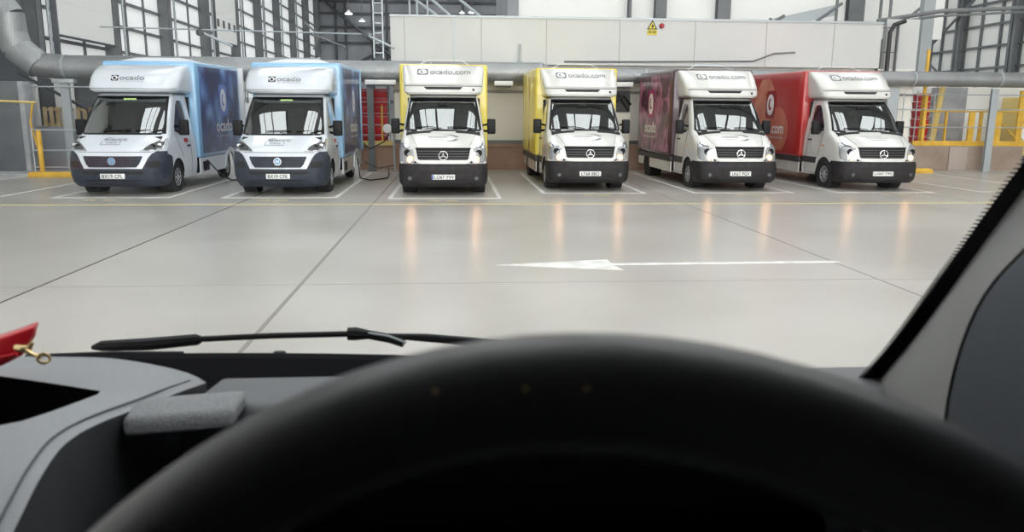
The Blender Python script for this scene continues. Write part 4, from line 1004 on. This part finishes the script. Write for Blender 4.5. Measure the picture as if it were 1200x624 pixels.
MB().tube([(-1.2, 0, .05), (.6, 0, -.02)], .032, 10).build('arm', 'pale_yellow', t, smooth=True)
MB().tube([(.5, 0, -.02), (.35, .05, -.6), (.45, .1, -1.3)], .028, 8).build('arm_stay', 'safety_yellow', t, smooth=True)
st('trim_93', MB().box(-15, -13.75, 26.6, 26.9, 0, 9), 'pillar_grey')
st('trim_91', MB().box(-15, -9.5, 26.2, 27.6, 0, 1.35), 'clad_grey')
for i in range(3):
    tt = empty('timber_pallet', (-12.9 + i * 1.0, 26.8 + .12 * i, 1.35), 'upright pale timber pallet on the grey dock, %s of three' % ['left', 'middle', 'right'][i], 'pallet', 'timber pallets')
    for k in range(5): MB().box(-.45 + k * .2, -.33 + k * .2, -.08, -.05, 0, .62).build('pallet_board', 'timber', tt)
    MB().box(-.45, .47, -.05, .05, .02, .10).box(-.45, .47, -.05, .05, .50, .58).build('pallet_bearer', 'timber', tt)
st('trim_92', MB().box(-15, -9.6, 27.6, 27.7, 1.3, 2.9), 'steel')
o = MB().box(-14.3, -13.75, 27.3, 27.4, 1.35, 3.3).build('white_door_leaf', 'clad_white', None, bevel=.01); tag(o, 'narrow white door leaf behind the grey pillar at far left', 'door')
o = MB().box(-13.2, -12.6, 27.3, 27.4, 1.35, 3.3).build('white_door_leaf', 'clad_white', None, bevel=.01); tag(o, 'white door leaf below the duct, right of the narrow one', 'door')
o = MB().tube([(-13.6, 26.0, 3.0), (-11.6, 26.0, 1.9)], .05, 8).build('sloping_handrail', 'steel_dark', None, smooth=True); tag(o, 'dark sloping handrail below the duct at far left', 'railing')

# ---- floor paint
bays = [(-12.2, 17.35, 'at the far left edge, empty'), (-8.58, 17.27, 'under the leftmost blue van'), (-4.97, 17.2, 'under the second blue van'), (-1.36, 17.0, 'under the yellow van seen square on'),
        (2.16, 18.1, 'under the yellow van right of centre'), (5.81, 18.17, 'under the purple van'), (9.42, 18.2, 'under the red van'), (13.18, 18.35, 'right of the red van, empty')]
for i, (x, y, lab) in enumerate(bays):
    h = .004; m = MB(); W_ = 2.32; a = .09
    m.box(x - a, x, y, 24.6, .0008, h).box(x + W_, x + W_ + a, y, 24.6, .0008, h).box(x, x + W_, y, y + .1, .0008, h)
    o = m.build('parking_bay_marking', 'line_white'); tag(o, 'white painted bay outline on the floor ' + lab, 'floor marking')
    if 0 < i < 7:
        m = MB()
        for dx in (-.35, -.22, .02, .16): m.box(x + W_ / 2 + dx, x + W_ / 2 + dx + .11, y - .47, y - .33, .0008, .003)
        o = m.build('bay_number_marking', 'line_yellow'); tag(o, 'faded yellow marks before the bay ' + lab, 'floor marking')
o = MB().box(-14.5, 27.5, 15.92, 16.04, .0008, .0035).build('yellow_floor_line', 'line_yellow'); tag(o, 'long thin yellow line painted across the floor in front of all the vans', 'floor marking')
m = MB(); m.prism([(.52, 9.37, .0008), (2.03, 8.98, .0008), (1.965, 9.30, .0008), (1.965, 9.42, .0008), (1.96, 9.68, .0008)], (0, 0, .003)); m.prism([(1.965, 9.30, .0008), (4.93, 9.36, .0008), (4.86, 9.48, .0008), (1.965, 9.42, .0008)], (0, 0, .003))
o = m.build('arrow_marking', 'line_white'); tag(o, 'white arrow painted on the floor pointing left', 'floor marking')

# ================================================================== own cab
M['dash'] = vary(mat('dash_silver_grey', (.30, .315, .33), .45), (.30, .315, .33), (.33, .345, .36), 500, .06)
M['shelf'] = mat('shelf_grey', (.15, .155, .165), .55)
M['dash_dark'] = vary(mat('dash_dark_grey', (.06, .063, .07), .6), (.05, .053, .06), (.06, .063, .07), 400, .1)
M['dash_speckle'] = vary(mat('dash_speckled', (.25, .26, .27), .6), (.20, .205, .215), (.30, .31, .32), 420, .2)
M['wheel_skin'] = vary(mat('wheel_leather', (.022, .023, .026), .38, spec=.8), (.045, .046, .050), (.055, .056, .06), 900, .05)
M['trim_light'] = vary(mat('pillar_trim', (.20, .20, .205), .75), (.20, .20, .198), (.215, .215, .213), 600, .05)
M['trim_dark'] = vary(mat('door_trim_dark', (.10, .105, .12), .8), (.13, .14, .16), (.145, .155, .175), 600, .05)
M['frit'] = mat('black_glass_edge', (.004, .004, .005), .8, spec=.05)
M['binnacle'] = mat('binnacle_black', (.001, .001, .001), 1.0, spec=0.0)
M['amber_dim'] = mat('dim_amber_reflection', (.2, .05, .02), .5, emit=(1, .2, .05), estr=.03)  # faint emission for an orange instrument reflection
M['brass'] = mat('brass', (.75, .55, .28), .3, .9)
M['red_fabric'] = mat('red_plastic_pouch', (.72, .015, .03), .3, coat=.5)

# steering wheel
t = empty('steering_wheel', (.0265, .1204, 1.599), 'large black steering wheel filling the foreground', 'steering wheel')
t.rotation_euler = (0, 0, 0)
Rw = Matrix.Rotation(-.149, 3, 'Z') @ Matrix.Rotation(-.1096, 3, 'Y') @ Matrix.Rotation(1.0502, 3, 'X')
def wp(x, y, z): return Rw @ Vector((x, y, z))
m = MB(); ring = []
for k in range(97):
    a = 2 * PI * k / 96; c, s_ = math.cos(a), math.sin(a)
    ring.append([wp((.185 + .0183 * math.cos(b)) * c, (.185 + .0183 * math.cos(b)) * s_, .0183 * math.sin(b)) for b in [2 * PI * j / 20 for j in range(20)]])
m.loft(ring, True, False).build('rim', 'wheel_skin', t, smooth=True)
m = MB(); n = 32
rings = [[wp(.085 * r * math.cos(2 * PI * k / n), .075 * r * math.sin(2 * PI * k / n) - .01, h) for k in range(n)] for r, h in ((.6, -.06), (.95, -.055), (1, -.03), (.92, -.012), (.5, -.006), (.02, -.005))]
m.loft(rings, True, True).build('hub_pad', 'wheel_skin', t, smooth=True)
for a in (.25, PI - .25, -PI / 2 - .45, -PI / 2 + .45):
    MB().tube([wp(.06 * math.cos(a), .06 * math.sin(a), -.04), wp(.12 * math.cos(a), .12 * math.sin(a), -.025), wp(.182 * math.cos(a), .182 * math.sin(a), 0)], [.02, .014, .013], 12).build('spoke', 'wheel_skin', t, smooth=True)
for q in ((-0.0076, 0.0779, 0.1678), (0.0085, 0.0748, 0.1686), (-0.0321, 0.0821, 0.166)):
    MB().lathe([(.0002, -.0006), (.0008, 0), (.0002, .0006)], q, (0, 0, 1), 8).build('dust_speck', 'brass', t)

# dash
def surf(rows, dz, name, mats, parent, cut=None, n=12, top_bevel=0):
    """rows: list of polylines (same count) from back to front forming the top; extruded down by dz"""
    m = MB(); R = len(rows); C_ = len(rows[0]); A = [Vector(p) for r in rows for p in r]; B_ = [p + Vector((0, 0, -dz)) for p in A]; o = R * C_
    m.v = [tuple(p) for p in A + B_]
    for i in range(R - 1):
        for k in range(C_ - 1):
            a = i * C_ + k; m.f.append((a, a + 1, a + C_ + 1, a + C_)); m.mi.append(0); m.f.append((o + a, o + a + C_, o + a + C_ + 1, o + a + 1)); m.mi.append(1)
    rim = [k for k in range(C_)] + [i * C_ + C_ - 1 for i in range(1, R)] + [(R - 1) * C_ + k for k in range(C_ - 2, -1, -1)] + [i * C_ for i in range(R - 2, 0, -1)]
    for i, a in enumerate(rim):
        b_ = rim[(i + 1) % len(rim)]; m.f.append((a, b_, o + b_, o + a)); m.mi.append(1)
    return m.build(name, mats, parent, smooth=True)
def spline(P, t):
    n = len(P) - 1; f = t * n; i = min(int(f), n - 1); u = f - i
    g = lambda k: Vector(P[max(0, min(n, k))]); a, b_, c, d = g(i - 1), g(i), g(i + 1), g(i + 2)
    return .5 * ((2 * b_) + (c - a) * u + (2 * a - 5 * b_ + 4 * c - d) * u * u + (3 * b_ - a - 3 * c + d) * u ** 3)
dash = empty('dashboard', (0, .7, 1.0), 'grey van dashboard with an open tray at left behind the steering wheel', 'dashboard')
dash.location = (0, 0, 0)
backL = [(-.541, .809, 1.588), (-.471, .806, 1.589), (-.418, .803, 1.589), (-.356, .797, 1.588), (-.303, .789, 1.581), (-.258, .784, 1.570)]
left = [(-.541, .809, 1.588), (-.520, .767, 1.594), (-.505, .725, 1.597), (-.495, .672, 1.600), (-.485, .596, 1.600), (-.475, .531, 1.595), (-.47, .47, 1.588), (-.46, .38, 1.57)]
right = [(-.258, .784, 1.570), (-.276, .745, 1.573), (-.290, .706, 1.576), (-.306, .647, 1.583), (-.303, .587, 1.592), (-.293, .536, 1.594), (-.283, .490, 1.590), (-.262, .38, 1.568)]
rows = []; NR = 28; NC = 20
for i in range(NR + 1):
    v = i / NR; l, r_ = spline(left, v), spline(right, v); row = []
    for k in range(NC + 1):
        u = k / NC; p = l.lerp(r_, u)
        bk = spline(backL, u) - Vector(backL[0]).lerp(Vector(backL[-1]), u)
        p = p + bk * max(0, 1 - v * 4)
        e = max(0, (u - .86) / .14); p.z -= .006 * e * e
        row.append(p)
    rows.append(row)
pod = surf(rows, .13, 'tray_hood', ['dash', 'dash_dark', 'frit'], dash)
MB().tube([spline(right, v / 24) + Vector((-.009, 0, -.0008)) for v in range(1, 25)], .0008, 6).build('hood_seam', 'dash_dark', dash, smooth=True)
# cut the open tray into the hood
cp = [(-.52, .745), (-.435, .741), (-.336, .722), (-.334, .712), (-.354, .622), (-.366, .606), (-.43, .600), (-.52, .595)]
cm = MB().prism([(x, y, 1.504) for x, y in cp], (0, 0, .15)).build('tray_cut', 'frit')
bo = pod.modifiers.new('cut', 'BOOLEAN'); bo.operation = 'DIFFERENCE'; bo.object = cm; bo.solver = 'EXACT'
dg = bpy.context.evaluated_depsgraph_get(); nm_ = bpy.data.meshes.new_from_object(pod.evaluated_get(dg)); pod.modifiers.clear(); pod.data = nm_
bpy.data.objects.remove(cm)
MB().prism([(x, y, 1.50) for x, y in cp], (0, 0, .004)).build('tray_liner', 'frit', dash)
# right wall of the hood, dark, running down
m = MB(); Rr = [spline(right, v / 16) for v in range(17)]
A = [p + Vector((-.004, 0, -.012)) for p in Rr]; B_ = [p + Vector((.0, -.0, -.33)) for p in Rr]
m.loft([A, B_, [p + Vector((-.05, 0, 0)) for p in B_], [p + Vector((-.05, 0, 0)) for p in A]], False); m.build('hood_side', 'dash_dark', dash, smooth=True)
# centre top shelf, raised pad, dark lower mass
MB().prism([(-.262, .845, 1.549), (-.262, .725, 1.562), (-.262, .70, 1.52), (-.262, .845, 1.50)], (.95, 0, 0)).build('top_shelf', 'shelf', dash, bevel=.008, seg=3)
MB().prism([(-.302, .735, 1.568), (-.302, .700, 1.573), (-.296, .672, 1.572), (-.296, .664, 1.556), (-.302, .735, 1.550)], (.098, 0, .006)).build('grab_pad', 'dash_speckle', dash, bevel=.006, seg=3)
MB().box(-.215, .55, .66, .73, 1.30, 1.556).build('instrument_hood', 'dash_dark', dash, bevel=.02, seg=3)
MB().box(-.62, .60, .72, .80, .80, 1.50).build('lower_dash', 'dash_dark', dash)
MB().prism([(-.27, .60, 1.50), (-.20, .60, 1.50), (-.20, .45, 1.47), (-.30, .45, 1.47)], (0, 0, -.05)).build('switch_panel', 'dash', dash, bevel=.008)
MB().box(-.12, .22, .36, .62, 1.32, 1.47).build('steering_cowl', 'black', dash, bevel=.03, seg=3)
MB().prism([(-.15, .335, 1.655), (-.15, .60, 1.58), (-.15, .60, 1.40), (-.15, .335, 1.46)], (.34, 0, 0)).build('instrument_binnacle', 'binnacle', dash, bevel=.02, seg=3)
MB().box(.012, .036, .328, .334, 1.630, 1.642).build('amber_reflection', 'amber_dim', dash)  # small glowing block standing in for a dim orange reflection
MB().box(-1.28, -.50, .45, .80, .95, 1.56).build('passenger_dash', 'dash', dash, bevel=.03, seg=3)
MB().box(-.52, -.42, .2, .8, 1.2, 1.49).build('side_filler', 'dash_dark', dash)

# scuttle, windscreen, pillar
def ws(x, z, off=0): return Vector((x, .955 - .62 * (z - 1.54) - .21 * (x + .40) ** 2 + off * .85, z + off * .53))
sh = empty('cab_shell', (0, 0, 1.0), 'dark interior shell of the van the picture is taken from, with pillar trim at right', 'vehicle cab'); sh.location = (0, 0, 0)
gl = MB(); r0 = []
for i in range(15):
    z = 1.545 + (2.32 - 1.545) * i / 14; r0.append([ws(-1.27 + 1.77 * k / 24, z) for k in range(25)])
r1 = [[p + Vector((0, .0051, .0032)) for p in r] for r in r0]
gl.loft(r0, False, False); 
gl.build('windscreen', 'own_windscreen', sh, smooth=True)
m = MB(); nb = 24
prof = []
for k in range(nb + 1):
    x = -1.30 + 1.82 * k / nb; p = ws(x, 1.540); prof.append([p + Vector((0, -.01, .0)), p + Vector((0, .012, .0)), p + Vector((0, .02, -.05)), p + Vector((0, -.10, -.06)), p + Vector((0, -.095, -.018))])
m.loft(prof, True, True).build('scuttle_strip', 'frit', sh, smooth=False)
MB().box(-.232, -.216, .958, .970, 1.532, 1.541).build('scuttle_clip', 'black', sh, bevel=.003)
# frit band with stepped dotted edge along the right pillar
Pe = [(0.499, 0.598, 1.852), (0.491, 0.647, 1.783), (0.483, 0.694, 1.709), (0.474, 0.721, 1.659), (0.463, 0.747, 1.609), (0.453, 0.788, 1.550), (0.456, 0.804, 1.533)]
Pi = [(0.514, 0.597, 1.852), (0.506, 0.646, 1.783), (0.498, 0.693, 1.709), (0.489, 0.719, 1.659), (0.479, 0.746, 1.609), (0.470, 0.786, 1.550), (0.473, 0.803, 1.533)]
m = MB(); m.loft([[spline(Pe, v / 40) for v in range(41)], [spline(Pi, v / 40) + Vector((0, 0, 0)) for v in range(41)], [spline(Pi, v / 40) + Vector((.006, .006, 0)) for v in range(41)], [spline(Pe, v / 40) + Vector((0, .006, 0)) for v in range(41)]], False)
fb_ = m.build('glass_edge_band', 'frit', sh)
m = MB()
for k in range(120):
    v = (k + .5) / 120; p = spline(Pe, v); d = (spline(Pe, min(1, v + .01)) - spline(Pe, max(0, v - .01))).normalized(); o_ = Vector((-1, 0, 0))
    m.prism([p - d * .0013, p + d * .0013, p + o_ * .0085 + d * .0005, p + o_ * .0085 - d * .0005], (0, .002, 0))
m.build('glass_edge_dots', 'frit', fb_)
# pillar trim: a wide solid moulding from the band towards the driver's door
def tri_pts(P, off): return [spline(P, v / 24) + Vector(off) for v in range(25)]
Pc = [(.52, .47, 1.93), (.434, .474, 1.817), (.368, .467, 1.757), (.340, .463, 1.725), (.323, .456, 1.687), (.314, .448, 1.643), (.305, .43, 1.56), (.30, .42, 1.45)]
Pi2 = Pi + [(.44, .82, 1.42)]
m = MB(); m.loft([tri_pts(Pi2, (-.005, -.004, 0)), [a.lerp(b_, .5) + Vector((.012, .01, 0)) for a, b_ in zip(tri_pts(Pi2, (0, 0, 0)), tri_pts(Pc, (0, 0, 0)))], tri_pts(Pc, (0, 0, 0)), tri_pts(Pc, (.06, .02, 0)), tri_pts(Pi2, (.06, .04, 0))], False)
m.build('pillar_trim', 'trim_light', sh, smooth=True)
m = MB(); m.loft([tri_pts(Pc, (.001, -.002, 0)), [p + Vector((.14, -.25, 0)) for p in tri_pts(Pc, (0, 0, 0))], [p + Vector((.20, -.25, 0)) for p in tri_pts(Pc, (0, 0, 0))], tri_pts(Pc, (.06, .02, 0))], False)
m.build('door_trim', 'trim_dark', sh, smooth=True)
# enclosing panels
MB().box(-1.36, .72, -.75, .42, 2.36, 2.40).build('roof_lining', 'trim_light', sh)
MB().box(-1.36, .72, -.79, -.75, .6, 2.40).build('rear_bulkhead', 'dash_dark', sh)
MB().box(-1.36, .72, -.75, .86, .56, .60).build('cab_floor', 'black_matt', sh)
MB().box(.70, .74, -.75, .60, .6, 2.40).build('driver_door', 'trim_dark', sh)
MB().box(-1.38, -1.34, -.75, .60, .6, 1.45).box(-1.38, -1.34, -.75, -.1, 1.45, 2.40).build('passenger_door', 'trim_dark', sh)
MB().box(-1.34, .70, .80, .86, .6, 1.47).build('front_bulkhead', 'black_matt', sh)

# wipers on the outside of the glass
t = empty('windscreen_wiper', (0, 0, 0), 'black windscreen wiper arm lying along the bottom of the windscreen', 'wiper')
def wx(p, d=.012): return Vector(p) + Vector((0, d, 0))
MB().tube([wx((-.493, 1.037, 1.524)), wx((-.480, 1.037, 1.5262)), wx((-.42, 1.034, 1.5285)), wx((-.351, 1.029, 1.5355)), wx((-.345, 1.029, 1.536))], [.003, .0075, .009, .008, .005], 8).build('blade_holder', 'black', t, smooth=True)
MB().tube([wx((-.351, 1.029, 1.536)), wx((-.25, 1.022, 1.5415)), wx((-.145, 1.015, 1.5445))], .0042, 8).build('wiper_arm', 'black', t, smooth=True)
MB().tube([wx((-.146, 1.015, 1.5445)), wx((-.135, 1.015, 1.5445)), wx((-.118, 1.014, 1.5435)), wx((-.09, 1.011, 1.5385)), wx((-.07, 1.005, 1.533))], [.009, .0095, .0065, .0065, .006], 8).build('arm_joint', 'black', t, smooth=True)
MB().tube([wx((-.118, 1.010, 1.547)), wx((-.09, 1.005, 1.5435)), wx((-.066, 1.0, 1.535))], .0015, 6).build('arm_spring', 'steel_light', t, smooth=True)
o = MB().tube([(-.105, 1.03, 1.541), (-.04, 1.025, 1.538), (.05, 1.015, 1.532), (.15, 1.0, 1.528)], [.003, .006, .006, .006], 8).build('wiper_blade', 'black', t, smooth=True)
o = MB().tube([(-.56, 1.012, 1.5235), (-.45, 1.012, 1.526), (-.36, 1.010, 1.525)], .004, 8).build('wiper_rubber', 'black', None, smooth=True)
tag(o, 'thin black rubber strip continuing left from the wiper towards the red pouch', 'wiper')

# red pouch with brass clip on the dash at far left
t = empty('red_pouch', (-.42, .725, 1.60), 'shiny red plastic pouch corner with a brass clip on the dashboard at far left', 'pouch'); t.location = (0, 0, 0)
front = [(-.52, .722, 1.600), (-.455, .722, 1.624), (-.423, .724, 1.632), (-.390, .724, 1.643), (-.3935, .722, 1.630), (-.402, .720, 1.616), (-.420, .718, 1.607), (-.455, .716, 1.603), (-.52, .712, 1.592)]
MB().prism(front, (-.004, .018, .001)).build('pouch_body', 'red_fabric', t, bevel=.002)
MB().tube([(-.455, .714, 1.607), (-.430, .714, 1.613), (-.404, .716, 1.619)], .0022, 8).build('pouch_seam', 'red_fabric', t, smooth=True)
m = MB(); m.tube([(-.402, .712, 1.627), (-.396, .710, 1.626), (-.389, .710, 1.6265), (-.386, .711, 1.632)], [.0028, .0035, .003, .0015], 8); m.tube([(-.391, .708, 1.625), (-.384, .706, 1.6215), (-.3765, .705, 1.6195)], [.0025, .0018, .002], 8)
cc = Vector((-.3745, .704, 1.6185)); m.tube([cc + Vector((.0055 * math.cos(2 * PI * k / 16), 0, .0045 * math.sin(2 * PI * k / 16))) for k in range(17)], .0014, 6, False)
m.build('brass_clip', 'brass', t, smooth=True)

# ================================================================== light, camera, view
wd = bpy.data.worlds.new('world'); SC.world = wd; wd.use_nodes = True
wd.node_tree.nodes['Background'].inputs[0].default_value = (.8, .87, 1, 1); wd.node_tree.nodes['Background'].inputs[1].default_value = .6

cam = bpy.data.cameras.new('camera'); co = bpy.data.objects.new('camera', cam); COL.objects.link(co); SC.camera = co
cam.sensor_width = 36; cam.sensor_fit = 'HORIZONTAL'; cam.lens = 905 / 1200 * 36; cam.clip_start = .01; cam.clip_end = 300
p, y, r = math.radians(11.15), math.radians(4.32), math.radians(.37)
fwd = Vector((math.sin(y) * math.cos(p), math.cos(y) * math.cos(p), -math.sin(p))); rt = Vector((math.cos(y), -math.sin(y), 0)); up = rt.cross(fwd)
R2 = rt * math.cos(r) + up * math.sin(r); U2 = up * math.cos(r) - rt * math.sin(r)
co.matrix_world = Matrix(((R2.x, U2.x, -fwd.x, 0), (R2.y, U2.y, -fwd.y, 0), (R2.z, U2.z, -fwd.z, 1.84), (0, 0, 0, 1)))
cam.dof.use_dof = True; cam.dof.focus_distance = 16; cam.dof.aperture_fstop = 11
vs = SC.view_settings; vs.view_transform = 'Standard'; vs.look = 'None'; vs.gamma = 1; vs.exposure = -0.98; vs.use_curve_mapping = False
